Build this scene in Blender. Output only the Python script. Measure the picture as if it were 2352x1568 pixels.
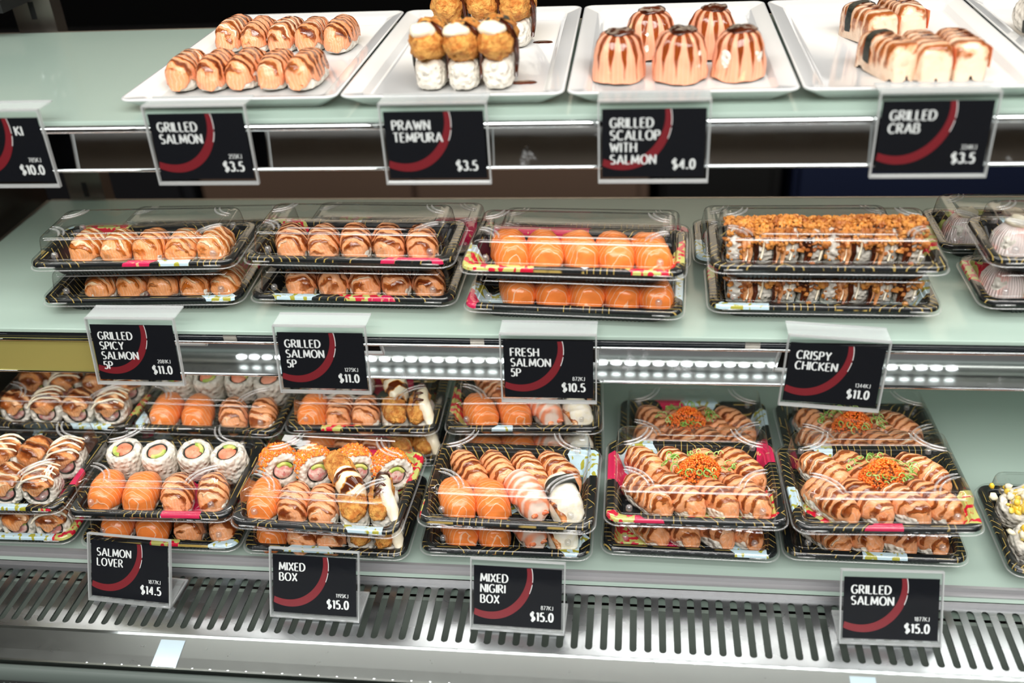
import bpy, math, random
import numpy as np
from mathutils import Vector, Matrix, noise
for o in list(bpy.data.objects): bpy.data.objects.remove(o)
S = bpy.context.scene
COL = S.collection
PI = math.pi
ZC = 1.5                                   # camera height; every z below is metres above the shop floor
# ------------------------------------------------------------------ camera
cam = bpy.data.cameras.new('camera'); co = bpy.data.objects.new('camera', cam); COL.objects.link(co)
cam.sensor_width = 36; cam.lens = 2300 * 36 / 2352; cam.clip_start = 0.02
ax = Vector((0.99238, 0.11146, -0.05248)); ay = Vector((-0.01408, 0.52577, 0.85051)); az = Vector((0.12239, -0.84329, 0.52334))
m = Matrix.Identity(4)
for i in range(3): m[i][0], m[i][1], m[i][2] = ax[i], ay[i], az[i]
m.translation = (0, 0, ZC); co.matrix_world = m
cam.dof.use_dof = True; cam.dof.focus_distance = 0.915; cam.dof.aperture_fstop = 3.0
S.camera = co
# ------------------------------------------------------------------ world, light, exposure
S.view_settings.view_transform = 'Standard'; S.view_settings.look = 'None'; S.view_settings.gamma = 1
S.view_settings.use_curve_mapping = False; S.view_settings.exposure = -0.72
S.cycles.max_bounces = 10; S.cycles.diffuse_bounces = 3; S.cycles.glossy_bounces = 4
S.cycles.transparent_max_bounces = 40; S.cycles.transmission_bounces = 6
S.cycles.caustics_reflective = False; S.cycles.caustics_refractive = False; S.cycles.sample_clamp_indirect = 4
W = bpy.data.worlds.new('world'); S.world = W; W.use_nodes = True
W.node_tree.nodes['Background'].inputs[0].default_value = (0.9, 0.95, 1, 1)
W.node_tree.nodes['Background'].inputs[1].default_value = 0.05
MIDZ = ZC - .438
def area(name, loc, target, sx, sy, power, color=(1, 1, 1)):
    l = bpy.data.lights.new(name, 'AREA'); l.shape = 'RECTANGLE'; l.size = sx; l.size_y = sy; l.energy = power; l.color = color
    o = bpy.data.objects.new(name, l); COL.objects.link(o); o.location = loc
    o.rotation_euler = (Vector(target) - Vector(loc)).to_track_quat('-Z', 'Y').to_euler()
    return o
area('front_canopy_lamp', (0.0, 0.36, ZC + 0.42), (0.0, 0.78, ZC - 0.45), 2.2, 0.12, 16, (1, 0.985, 0.95))
area('top_canopy_lamp', (0.0, 0.80, ZC + 0.30), (0.0, 0.86, ZC - 0.25), 2.0, 0.10, 0.8, (1, 0.985, 0.96))
area('added_middle_shelf_fill', (0.05, 0.745, MIDZ - 0.034), (0.05, 0.785, MIDZ - 0.22), 1.44, 0.014, 1.5, (1, 0.985, 0.95))  # fill light added under the shelf to brighten the bottom boxes
area('under_top_shelf_lamp', (0.10, 0.745, ZC - 0.247 - 0.026), (0.10, 0.785, MIDZ), 1.5, 0.014, 1.5, (1, 0.985, 0.95))
area('shop_ceiling_lamp', (0.2, -0.75, 2.85), (0.1, 0.65, 0.9), 2.6, 1.2, 170, (1, 0.97, 0.93))
area('added_kitchen_fill', (0.0, 2.45, 2.15), (0.0, 2.9, 2.6), 3.0, 0.2, 45, (1, 0.92, 0.80))  # lamp added to light the upper wall that the lid roofs reflect
# ------------------------------------------------------------------ object helpers
def link(name, me, parent=None):
    o = bpy.data.objects.new(name, me); COL.objects.link(o)
    if parent is not None: o.parent = parent
    return o
def tag(o, label, cat, group=None, kind=None):
    if label: o['label'] = label
    if cat: o['category'] = cat
    if group: o['group'] = group
    if kind: o['kind'] = kind
    return o
def thing(name, label, cat, loc=(0, 0, 0), rz=0, group=None):
    o = bpy.data.objects.new(name, None); COL.objects.link(o); o.empty_display_size = 0.01
    o.location = loc; o.rotation_euler = (0, 0, rz)
    return tag(o, label, cat, group)
def copy_tree(root):
    r = root.copy(); COL.objects.link(r)
    for ch in list(root.children):
        c = ch.copy(); COL.objects.link(c); c.parent = r
        for g in list(ch.children):
            d = g.copy(); COL.objects.link(d); d.parent = c
    return r
class MB:
    """collects geometry for one mesh"""
    def __init__(self): self.v = []; self.f = []; self.m = []; self.n = 0
    def add(self, v, f, mi=0):
        self.v.append(np.asarray(v, float).reshape(-1, 3))
        self.f += [tuple(i + self.n for i in q) for q in f]; self.m += [mi] * len(f); self.n += len(self.v[-1]); return self
    def box(self, x0, x1, y0, y1, z0, z1, mi=0):
        v = [(x, y, z) for z in (z0, z1) for y in (y0, y1) for x in (x0, x1)]
        return self.add(v, [(0, 2, 3, 1), (4, 5, 7, 6), (0, 1, 5, 4), (2, 6, 7, 3), (0, 4, 6, 2), (1, 3, 7, 5)], mi)
    def grid(self, P, cu=False, mi=0, flip=False):
        P = np.asarray(P, float); a, b = P.shape[:2]; f = []
        for i in range(a - 1):
            for j in range(b if cu else b - 1):
                k = (j + 1) % b; q = (i * b + j, i * b + k, (i + 1) * b + k, (i + 1) * b + j)
                f.append(q[::-1] if flip else q)
        return self.add(P.reshape(-1, 3), f, mi)
    def tube(self, pts, r, n=8, mi=0):
        pts = [Vector(p) for p in pts]; rings = []
        for i, p in enumerate(pts):
            t = (pts[min(i + 1, len(pts) - 1)] - pts[max(i - 1, 0)]).normalized()
            u = t.orthogonal().normalized() if abs(t.z) > .9 else t.cross(Vector((0, 0, 1))).normalized()
            w = t.cross(u); rr = r[i] if hasattr(r, '__len__') else r
            rings.append([tuple(p + (u * math.cos(2 * PI * k / n) + w * math.sin(2 * PI * k / n)) * rr) for k in range(n)])
        self.grid(rings, True, mi)
        b = self.n - n * len(pts)
        self.f += [tuple(b + k for k in range(n)), tuple(self.n - 1 - k for k in range(n))]; self.m += [mi, mi]; return self
    def xf(self, M):
        for i, v in enumerate(self.v):
            self.v[i] = v @ np.array(M.to_3x3()).T + np.array(M.translation)
        return self
    def mesh(self, name, mats, smooth=True):
        me = bpy.data.meshes.new(name); v = np.concatenate(self.v)
        me.from_pydata([tuple(p) for p in v.tolist()], [], self.f)
        mats = mats if isinstance(mats, (list, tuple)) else [mats]
        for mt in mats: me.materials.append(mt)
        if len(mats) > 1: me.polygons.foreach_set('material_index', self.m)
        if smooth: me.polygons.foreach_set('use_smooth', [True] * len(me.polygons))
        me.update(); return me
def spow(v, p): return np.sign(v) * np.abs(v) ** p
def bevel(o, w, seg=2):
    b = o.modifiers.new('bevel', 'BEVEL'); b.width = w; b.segments = seg; b.limit_method = 'ANGLE'; return o
def ico():
    t = (1 + 5 ** .5) / 2
    v = np.array([(-1, t, 0), (1, t, 0), (-1, -t, 0), (1, -t, 0), (0, -1, t), (0, 1, t), (0, -1, -t), (0, 1, -t), (t, 0, -1), (t, 0, 1), (-t, 0, -1), (-t, 0, 1)], float)
    f = [(0, 11, 5), (0, 5, 1), (0, 1, 7), (0, 7, 10), (0, 10, 11), (1, 5, 9), (5, 11, 4), (11, 10, 2), (10, 7, 6), (7, 1, 8), (3, 9, 4), (3, 4, 2), (3, 2, 6), (3, 6, 8), (3, 8, 9), (4, 9, 5), (2, 4, 11), (6, 2, 10), (8, 6, 7), (9, 8, 1)]
    return v / np.linalg.norm(v[0]), f
ICO_V, ICO_F = ico()
# ------------------------------------------------------------------ material helpers
class NT:
    def __init__(s, name):
        s.mat = bpy.data.materials.new(name); s.mat.use_nodes = True; s.t = s.mat.node_tree; s.t.nodes.clear()
        s.out = s.t.nodes.new('ShaderNodeOutputMaterial')
    def n(s, typ, ins=None, **kw):
        nd = s.t.nodes.new('ShaderNode' + typ)
        for k, v in kw.items(): setattr(nd, k, v)
        for k, v in (ins or {}).items(): s.set(nd.inputs[k], v)
        return nd
    def set(s, sock, v):
        if hasattr(v, 'bl_idname') and 'Node' in v.bl_idname and hasattr(v, 'outputs'): v = v.outputs[0]
        if hasattr(v, 'is_linked'): s.t.links.new(v, sock)
        else:
            if sock.type == 'RGBA' and len(v) == 3: v = (*v, 1)
            sock.default_value = v
    def math(s, op, a, b=None, c=None, clamp=False):
        nd = s.n('Math', operation=op); nd.use_clamp = clamp
        for i, v in enumerate((a, b, c)):
            if v is not None: s.set(nd.inputs[i], v)
        return nd.outputs[0]
    def mix(s, fac, a, b):
        nd = s.n('Mix', data_type='RGBA'); s.set(nd.inputs[0], fac); s.set(nd.inputs[6], a); s.set(nd.inputs[7], b); return nd.outputs[2]
    def mixf(s, fac, a, b):
        nd = s.n('Mix'); s.set(nd.inputs[0], fac); s.set(nd.inputs[2], a); s.set(nd.inputs[3], b); return nd.outputs[0]
    def step(s, v, lo, hi):
        nd = s.n('MapRange', interpolation_type='SMOOTHSTEP'); s.set(nd.inputs[0], v); s.set(nd.inputs[1], lo); s.set(nd.inputs[2], hi); return nd.outputs[0]
    def obj(s, rnd=7.0):
        tc = s.n('TexCoord').outputs['Object']
        if not rnd: return tc
        r = s.math('MULTIPLY', s.n('ObjectInfo').outputs['Random'], rnd)
        cv = s.n('CombineXYZ'); s.set(cv.inputs[0], r); s.set(cv.inputs[1], s.math('MULTIPLY', r, 1.7)); s.set(cv.inputs[2], s.math('MULTIPLY', r, 0.37))
        return s.n('VectorMath', {0: tc, 1: cv}, operation='ADD').outputs[0]
    def noise(s, vec, scale, detail=2, rough=.5):
        return s.n('TexNoise', {'Vector': vec, 'Scale': scale, 'Detail': detail, 'Roughness': rough}).outputs[0]
    def bump(s, h, strength, dist=.001):
        return s.n('Bump', {'Height': h, 'Strength': strength, 'Distance': dist}).outputs[0]
    def pbr(s, **kw):
        p = s.n('BsdfPrincipled'); al = {'color': 'Base Color', 'rough': 'Roughness', 'metal': 'Metallic', 'normal': 'Normal', 'spec': 'Specular IOR Level', 'coat': 'Coat Weight', 'coatr': 'Coat Roughness', 'emit': 'Emission Color', 'emits': 'Emission Strength', 'alpha': 'Alpha', 'sheen': 'Sheen Weight'}
        for k, v in kw.items(): s.set(p.inputs[al[k]], v)
        s.t.links.new(p.outputs[0], s.out.inputs[0]); return s.mat
def flat(name, color, rough=.5, metal=0, **kw): return NT(name).pbr(color=color, rough=rough, metal=metal, **kw)
M = {}
# rice
t = NT('cooked_rice'); v = t.obj(); vo = t.n('TexVoronoi', {'Vector': v, 'Scale': 260.0}, feature='SMOOTH_F1').outputs[0]
M['rice'] = t.pbr(color=t.mix(t.noise(v, 90), (.72, .67, .57), (.84, .81, .73)), rough=.36, normal=t.bump(t.math('SUBTRACT', 1.0, vo), 1.0, .0030))
# fresh salmon: orange with pale fat lines
t = NT('fresh_salmon'); v = t.obj(3.0); sp = t.n('SeparateXYZ', {0: v}); 
wob = t.math('MULTIPLY', t.math('SUBTRACT', t.noise(v, 40, 1), .5), .009)
xa = t.math('MULTIPLY', t.math('ABSOLUTE', t.n('SeparateXYZ', {0: t.obj(0)}).outputs[0]), .25)
ph = t.math('ADD', t.math('ADD', t.math('ADD', sp.outputs[1], t.math('MULTIPLY', sp.outputs[0], .12)), wob), xa)
ln = t.math('SINE', t.math('MULTIPLY', ph, 1300.0))
lm = t.math('MULTIPLY', t.step(ln, .88, 1.0), t.math('ADD', .35, t.math('MULTIPLY', t.noise(v, 60), .8)))
c = t.mix(t.noise(v, 30), (.90, .21, .035), (.97, .31, .075)); c = t.mix(lm, c, (1, .66, .44))
M['salmon'] = t.pbr(color=c, rough=.26, spec=.5, coat=.25, coatr=.12, normal=t.bump(t.math('ADD', t.noise(v, 160), t.math('MULTIPLY', lm, .6)), .45, .0012))
def grilled(name, base1, base2, mayo, sauce, fsauce=560., thr=(.05, .55), mthr=(.45, .8), tilt=.35, char=.3):
    t = NT(name); v = t.obj(5.0); lo = t.n('SeparateXYZ', {0: t.obj(0)}); sp = t.n('SeparateXYZ', {0: v})
    wob = t.math('MULTIPLY', t.math('SUBTRACT', t.noise(v, 50, 3), .5), .017)
    ph = t.math('ADD', t.math('ADD', sp.outputs[1], t.math('MULTIPLY', sp.outputs[0], tilt)), wob)
    amp = t.math('SUBTRACT', t.math('MULTIPLY', t.noise(v, 42, 1), 3.2), 1.6)
    s1 = t.math('ADD', t.math('SINE', t.math('MULTIPLY', ph, fsauce)), amp)
    nz = t.n('SeparateXYZ', {0: t.n('TexCoord').outputs['Normal']}); ny = t.math('ABSOLUTE', nz.outputs[1])
    top = t.step(t.math('SUBTRACT', t.math('ADD', nz.outputs[2], t.math('MULTIPLY', t.noise(v, 90), .9)), t.math('MULTIPLY', ny, .45)), .18, .5)
    sm = t.math('MULTIPLY', t.step(s1, thr[0], thr[1]), top)
    s2 = t.math('SINE', t.math('ADD', t.math('MULTIPLY', ph, fsauce * .93), 2.2))
    mm = t.math('MULTIPLY', t.step(t.math('ADD', s2, t.math('MULTIPLY', amp, .35)), mthr[0], mthr[1]), t.step(t.math('SUBTRACT', t.math('ADD', nz.outputs[2], t.math('MULTIPLY', t.noise(v, 70), .9)), t.math('MULTIPLY', ny, .7)), .25, .6))
    c = t.mix(t.noise(v, 70, 4), base1, base2)
    fl = t.step(t.math('SINE', t.math('MULTIPLY', t.math('ADD', ph, t.math('MULTIPLY', sp.outputs[0], .8)), 1900.)), .6, 1.)
    c = t.mix(t.math('MULTIPLY', fl, .4), c, (.98, .64, .47))
    c = t.mix(t.math('MULTIPLY', t.step(t.noise(v, 85, 4), .56, .72), char), c, (.50, .16, .045))
    c = t.mix(mm, c, mayo)
    dk = t.mix(t.step(s1, thr[1], thr[1] + 1.0), t.mix(.5, sauce, (.5, .13, .025)), sauce); halo = t.math('MULTIPLY', t.math('MULTIPLY', t.step(s1, thr[0] - .9, thr[0]), top), .55); c = t.mix(halo, c, (.80, .26, .04)); c = t.mix(sm, c, dk)
    h = t.math('ADD', t.math('ADD', t.math('MULTIPLY', sm, .6), t.math('MULTIPLY', mm, .7)), t.math('MULTIPLY', t.noise(v, 220, 3), .6))
    M[name] = t.pbr(color=c, rough=t.mixf(sm, .34, .12), spec=.55, coat=t.math('ADD', .12, t.math('MULTIPLY', sm, .5)), coatr=.08, normal=t.bump(h, .9, .0016))
grilled('torched_salmon', (.88, .30, .10), (.97, .52, .28), (.98, .76, .53), (.17, .028, .005), 780., (.05, .55), (.72, 1.05), .3)
grilled('torched_salmon_orange', (.92, .33, .10), (.96, .46, .20), (.98, .76, .48), (.52, .13, .012), 820., (.2, .85), (.4, .85))
grilled('glazed_salmon', (.86, .29, .13), (.94, .42, .22), (.95, .78, .56), (.13, .022, .006), 800., (-.05, .5), (.6, .9), .15)
grilled('glazed_eel', (.55, .20, .06), (.78, .40, .18), (.92, .74, .46), (.10, .018, .004), 480., (-.7, .3), (.2, .8), .5, .8)
grilled('crab_stick', (.80, .58, .40), (.86, .68, .52), (.88, .72, .52), (.26, .07, .015), 760., (-.5, .4), (.7, .95), .2, .25)
# scallop dome: sauce dribbling down from the crown
t = NT('salmon_wrap_dribbled'); v = t.obj(4.0); lo = t.n('SeparateXYZ', {0: t.obj(0)})
an = t.math('ARCTAN2', lo.outputs[1], lo.outputs[0]); wob = t.math('MULTIPLY', t.math('SUBTRACT', t.noise(v, 45, 2), .5), 2.4)
rn = t.math('MULTIPLY', t.n('ObjectInfo').outputs['Random'], 40.0)
dr = t.math('SINE', t.math('ADD', t.math('ADD', t.math('MULTIPLY', an, 12.0), wob), rn))
ht = t.step(lo.outputs[2], .010, .036); sm = t.step(t.math('ADD', dr, t.math('MULTIPLY', ht, 1.25)), .72, 1.25)
sm = t.math('MULTIPLY', sm, t.step(t.math('ADD', lo.outputs[2], t.math('MULTIPLY', t.noise(v, 50), .03)), .018, .026))
fl = t.step(t.math('SINE', t.math('ADD', t.math('MULTIPLY', an, 34.0), wob)), .4, 1.)
c = t.mix(t.noise(v, 60, 3), (.82, .31, .17), (.93, .46, .29)); c = t.mix(t.math('MULTIPLY', fl, .3), c, (.95, .58, .42))
c = t.mix(t.step(t.noise(v, 55, 2), .64, .74), c, (.94, .66, .36)); c = t.mix(sm, c, t.mix(t.noise(v, 80), (.40, .08, .012), (.10, .018, .006)))
M['wrap'] = t.pbr(color=c, rough=t.mixf(sm, .42, .12), coat=t.math('MULTIPLY', sm, .5), normal=t.bump(t.math('ADD', fl, t.math('MULTIPLY', t.noise(v, 200), .8)), .5, .0008))
def simple_bump(key, name, c1, c2, sc, rough, bs, bd, cs=None, spec=.5, coat=0):
    t = NT(name); v = t.obj(); h = t.noise(v, sc, 4, .6)
    M[key] = t.pbr(color=t.mix(t.step(t.noise(v, cs or sc, 3), .35, .65), c1, c2), rough=rough, spec=spec, coat=coat, normal=t.bump(h, bs, bd))
simple_bump('tempura', 'tempura_batter', (.60, .19, .025), (.90, .45, .10), 330, .6, 1., .004, 170)
simple_bump('crumb', 'fried_onion_crumbs', (.36, .10, .016), (.70, .30, .06), 120, .5, .4, .001, 90)
simple_bump('mayo', 'mayonnaise', (.90, .80, .58), (.95, .88, .70), 90, .3, .3, .001)
simple_bump('sauce', 'dark_eel_sauce', (.03, .007, .003), (.10, .02, .006), 60, .08, .1, .001, coat=.6)
simple_bump('nori', 'nori_seaweed', (.006, .009, .006), (.02, .026, .018), 400, .45, .5, .001)
simple_bump('avocado', 'avocado', (.32, .48, .06), (.72, .72, .22), 120, .4, .2, .001)
simple_bump('pinkfill', 'raw_salmon_filling', (.80, .23, .12), (.92, .38, .24), 130, .35, .3, .001)
simple_bump('crabfill', 'crab_filling', (.78, .30, .28), (.92, .70, .62), 260, .45, .6, .001)
simple_bump('scallion', 'sliced_scallion', (.16, .42, .04), (.55, .72, .25), 150, .35, .2, .001)
simple_bump('corn', 'sweetcorn', (.85, .52, .03), (.95, .75, .16), 160, .3, .2, .001, coat=.2)
t = NT('cooked_prawn'); v = t.obj(3.0); sp = t.n('SeparateXYZ', {0: v}); lo = t.n('SeparateXYZ', {0: t.obj(0)})
w = t.math('SINE', t.math('MULTIPLY', t.math('ADD', sp.outputs[1], t.math('MULTIPLY', t.noise(v, 50), .010)), 720.))
sd = t.math('MULTIPLY', t.math('ABSOLUTE', lo.outputs[0]), 55.0)
k = t.step(t.math('ADD', t.math('ADD', t.math('MULTIPLY', w, .5), sd), t.math('MULTIPLY', t.noise(v, 70), .8)), .35, 1.3)
M['prawn'] = t.pbr(color=t.mix(k, (.95, .76, .64), (.93, .32, .16)), rough=.28, coat=.25, normal=t.bump(t.math('ADD', w, t.noise(v, 160)), .4, .001))
simple_bump('prawntail', 'prawn_tail', (.85, .16, .06), (.95, .42, .2), 90, .25, .3, .001, coat=.3)
simple_bump('whitefish', 'white_fish_slice', (.93, .86, .66), (.97, .93, .82), 200, .4, .4, .001)
simple_bump('tobiko', 'orange_roe', (.90, .14, .01), (.98, .34, .02), 400, .15, .1, .0005, coat=.4)
simple_bump('tobikored', 'red_orange_roe', (.88, .12, .010), (.97, .28, .025), 400, .18, .1, .0005, coat=.3)
t = NT('shredded_crab'); v = t.obj(2.0); lo = t.n('SeparateXYZ', {0: t.obj(0)}); an = t.math('ARCTAN2', lo.outputs[1], lo.outputs[0])
w = t.math('SINE', t.math('ADD', t.math('MULTIPLY', an, 46.0), t.math('MULTIPLY', t.noise(v, 60), 7.)))
c = t.mix(t.step(t.noise(v, 40, 2), .5, .66), (.93, .80, .76), (.90, .40, .32)); c = t.mix(t.math('MULTIPLY', t.step(w, .2, 1), .4), c, (.97, .92, .88))
M['crab'] = t.pbr(color=c, rough=.4, normal=t.bump(w, .6, .001))
# plastics, glass, metal
def clear(key, name, tint, rough, gain, bmp, base=.0, bs=60):
    t = NT(name); v = t.obj(9.0); nb = t.bump(t.noise(v, bs, 2), bmp, .001)
    fr = t.n('Fresnel', {'IOR': t.mixf(t.n('NewGeometry').outputs['Backfacing'], 1.5, 1 / 1.5), 'Normal': nb}).outputs[0]   # thin sheet: the same from both sides
    fac = t.math('ADD', t.math('MULTIPLY', fr, gain), base, clamp=True)
    tr = t.n('BsdfTransparent', {'Color': tint}); gl = t.n('BsdfGlossy', {'Color': (1, 1, 1), 'Roughness': rough, 'Normal': nb})
    mx = t.n('MixShader', {0: fac, 1: tr, 2: gl}); t.t.links.new(mx.outputs[0], t.out.inputs[0]); M[key] = t.mat
clear('lid', 'clear_lid_plastic', (.985, .985, .985), .05, 1.25, .25)
clear('acrylic', 'clear_acrylic', (.97, .98, .98), .03, .62, .02)
t = NT('polished_acrylic_edge'); d = t.n('BsdfDiffuse', {'Color': (.9, .92, .92)}); tl = t.n('BsdfTranslucent', {'Color': (.9, .92, .92)}); gl = t.n('BsdfGlossy', {'Color': (1, 1, 1), 'Roughness': .12}); tr = t.n('BsdfTransparent', {'Color': (.95, .97, .97)})
a = t.n('MixShader', {0: .5, 1: d, 2: tl}); b = t.n('MixShader', {0: .25, 1: a, 2: gl}); e = t.n('MixShader', {0: .25, 1: b, 2: tr}); t.t.links.new(e.outputs[0], t.out.inputs[0]); M['acedge'] = t.mat
t = NT('hazy_acrylic'); d = t.n('BsdfDiffuse', {'Color': (.9, .93, .94)}); tr = t.n('BsdfTransparent', {'Color': (.96, .97, .97)}); gl = t.n('BsdfGlossy', {'Color': (1, 1, 1), 'Roughness': .1})
a = t.n('MixShader', {0: .22, 1: tr, 2: d}); e = t.n('MixShader', {0: .05, 1: a, 2: gl}); t.t.links.new(e.outputs[0], t.out.inputs[0]); M['haze'] = t.mat
t = NT('lid_bead_and_highlight'); d = t.n('BsdfDiffuse', {'Color': (.9, .9, .9)}); tr = t.n('BsdfTransparent', {'Color': (.99, .99, .99)}); gl = t.n('BsdfGlossy', {'Color': (1, 1, 1), 'Roughness': .16})
a = t.n('MixShader', {0: .15, 1: tr, 2: d}); e = t.n('MixShader', {0: .14, 1: a, 2: gl}); t.t.links.new(e.outputs[0], t.out.inputs[0]); M['bead'] = t.mat  # white diffuse mixed in as painted highlight on lid beads and edges
t = NT('mint_backed_glass'); v = t.obj(0)
M['mint'] = t.pbr(color=t.mix(t.noise(v, 3), (.50, .63, .56), (.52, .66, .59)), rough=.22, spec=.5, coat=.5, coatr=.05)
p_ = [n for n in t.t.nodes if n.bl_idname == 'ShaderNodeBsdfPrincipled'][0]; tl = t.n('BsdfTranslucent', {'Color': (.80, .90, .84)})
mx = t.n('MixShader', {0: 0.34, 1: p_, 2: tl}); t.t.links.new(mx.outputs[0], t.out.inputs[0])
M['mintedge'] = flat('glass_edge', (.62, .78, .70), .1)
def steel(key, name, col, r0, r1, sx, sy, smear=0.):
    t = NT(name); v = t.n('Mapping', {'Vector': t.obj(0), 'Scale': (sx, sy, sy)}); n = t.noise(v, 1.0, 2, .5)
    c = col
    if smear:
        sm = t.step(t.noise(t.obj(0), 26, 5, .65), .60, .74); c = t.mix(t.math('MULTIPLY', sm, smear), col, (.75, .8, .86))
        M[key] = t.pbr(color=c, metal=t.math('SUBTRACT', 1.0, t.math('MULTIPLY', sm, smear)), rough=t.mixf(n, r0, r1)); return
    M[key] = t.pbr(color=c, metal=1.0, rough=t.mixf(n, r0, r1))
steel('rail', 'polished_steel_rail', (.80, .83, .84), .015, .05, 40, 90, .5)
M['gold'] = flat('yellow_reflection_rail', (.74, .66, .20), .28, .55)  # steel rail segment tinted yellow, a yellow reflection put into its colour
steel('grille', 'perforated_steel', (.46, .48, .49), .20, .34, 24, 40)
steel('sill', 'galvanised_sill', (.40, .42, .40), .26, .31, 120, 120)
steel('post', 'brushed_steel_post', (.40, .37, .33), .30, .45, 60, 20)
M['strip'] = flat('dull_aluminium', (.36, .36, .37), .45, .6)
M['edge'] = flat('dark_gap_strip', (.012, .014, .018), .04, spec=.8)
M['rubber'] = flat('black_rubber', (.012, .013, .013), .5)
M['tubegrey'] = flat('grey_plastic_tube', (.10, .125, .115), .35)
M['darkin'] = flat('drip_pan_paint', (.26, .31, .275), .5)
M['endpanel'] = flat('dark_brown_laminate', (.016, .011, .008), .35)
t = NT('white_porcelain'); M['porcelain'] = t.pbr(color=(.74, .75, .75), rough=.12, coat=.4, coatr=.03)
M['black'] = NT('black_tray_plastic').pbr(color=(.008, .010, .010), rough=.28)
M['rib'] = flat('tray_rib_plastic', (.035, .045, .045), .3)
M['card'] = flat('black_card_print', (.006, .007, .010), .6, spec=.08)
M['ink'] = flat('white_print', (.86, .87, .86), .5)
M['red'] = flat('crimson_brush_print', (.20, .010, .017), .5)
M['tape'] = flat('pale_blue_patch', (.40, .50, .55), .6)
t = NT('led_chip'); em = t.n('Emission', {'Color': (.95, .98, 1, 1), 'Strength': 44.0}); t.t.links.new(em.outputs[0], t.out.inputs[0]); M['led'] = t.mat
# printed sushi tray: black with gold lines and blue, pink and floral patches
t = NT('printed_tray_film'); v = t.obj(0); ob = t.n('ObjectInfo').outputs['Random']
off = t.n('CombineXYZ', {0: t.math('MULTIPLY', ob, 3.1), 1: t.math('MULTIPLY', ob, 5.7)})
vv = t.n('VectorMath', {0: v, 1: off}, operation='ADD').outputs[0]
fl2 = t.n('VectorMath', {0: vv, 1: (1, 1, 0)}, operation='MULTIPLY').outputs[0]
vo = t.n('TexVoronoi', {'Vector': fl2, 'Scale': 27.0}, distance='CHEBYCHEV', voronoi_dimensions='2D'); cs = t.n('SeparateColor', {0: vo.outputs['Color']})
r = cs.outputs[0]; g = cs.outputs[1]
sp = t.n('SeparateXYZ', {0: vv}); ang = t.math('MULTIPLY', t.math('FLOOR', t.math('MULTIPLY', g, 3.99)), .7854)
pr = t.math('ADD', t.math('MULTIPLY', sp.outputs[0], t.math('COSINE', ang)), t.math('MULTIPLY', sp.outputs[1], t.math('SINE', ang)))
gl = t.step(t.math('SINE', t.math('MULTIPLY', pr, 1150.)), .86, .95)
gl = t.math('MULTIPLY', gl, t.step(t.noise(fl2, 55, 1), .44, .5))
c = t.mix(gl, (.008, .010, .011), (.42, .30, .08))
flw = t.step(t.noise(fl2, 150, 1), .50, .53)
bl = t.mix(t.step(t.noise(fl2, 170, 1), .56, .6), (.56, .74, .82), (.42, .40, .05))
fw = t.mix(flw, (.55, .55, .16), (.62, .012, .04)); pk = t.mix(t.step(t.noise(fl2, 220, 1), .66, .69), (.62, .02, .09), (.7, .4, .2))
def rng(lo, hi): return t.math('MULTIPLY', t.math('GREATER_THAN', r, lo), t.math('LESS_THAN', r, hi))
c = t.mix(rng(.10, .165), c, bl); c = t.mix(rng(.34, .395), c, pk); c = t.mix(rng(.60, .67), c, fw)
M['film'] = t.pbr(color=c, rough=.25, spec=.5)
# ------------------------------------------------------------------ room shell and kitchen behind the case
def struct(name, x0, x1, y0, y1, z0, z1, mat):
    o = link(name, MB().box(x0, x1, y0, y1, z0, z1).mesh(name, mat, False)); o['kind'] = 'structure'; return o
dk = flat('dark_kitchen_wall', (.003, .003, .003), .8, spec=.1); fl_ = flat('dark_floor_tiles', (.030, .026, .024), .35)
struct('floor', -3.2, 3.2, -2.6, 3.0, -.05, 0, fl_)
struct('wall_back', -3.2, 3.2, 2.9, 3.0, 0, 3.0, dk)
struct('trim_1', -3.1, 3.1, 2.88, 2.9, 1.75, 3.0, flat('pale_upper_wall', (.62, .56, .47), .6))  # upper wall made pale so the lid roofs reflect it
struct('wall_left', -3.2, -3.1, -2.6, 2.9, 0, 3.0, flat('shop_side_wall', (.10, .085, .07), .6))
struct('wall_right', 3.1, 3.2, -2.6, 2.9, 0, 3.0, flat('shop_side_wall_far', (.10, .085, .07), .6))
struct('wall_front', -3.1, 3.1, -2.6, -2.5, 0, 3.0, flat('shop_front_wall', (.16, .13, .10), .6))
struct('ceiling', -3.2, 3.2, -2.6, 3.0, 3.0, 3.05, dk)
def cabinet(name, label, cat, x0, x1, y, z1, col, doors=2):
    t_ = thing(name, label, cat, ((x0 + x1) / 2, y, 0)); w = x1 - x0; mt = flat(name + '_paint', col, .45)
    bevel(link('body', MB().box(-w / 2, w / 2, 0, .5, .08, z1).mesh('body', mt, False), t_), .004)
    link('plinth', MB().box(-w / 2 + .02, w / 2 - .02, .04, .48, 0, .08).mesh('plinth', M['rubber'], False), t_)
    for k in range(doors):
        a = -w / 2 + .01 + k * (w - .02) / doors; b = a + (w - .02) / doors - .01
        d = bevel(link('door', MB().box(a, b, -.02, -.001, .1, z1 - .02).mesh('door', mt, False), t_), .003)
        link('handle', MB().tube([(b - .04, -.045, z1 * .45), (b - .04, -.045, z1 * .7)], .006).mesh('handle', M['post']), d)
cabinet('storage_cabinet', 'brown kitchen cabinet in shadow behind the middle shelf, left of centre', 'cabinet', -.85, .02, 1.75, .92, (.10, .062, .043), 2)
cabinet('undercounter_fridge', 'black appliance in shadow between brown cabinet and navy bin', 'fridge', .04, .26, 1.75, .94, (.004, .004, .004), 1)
cabinet('storage_bin', 'navy blue bin in shadow behind the middle shelf, right of centre', 'bin', .28, .72, 1.75, .90, (.004, .008, .028), 1)
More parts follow.
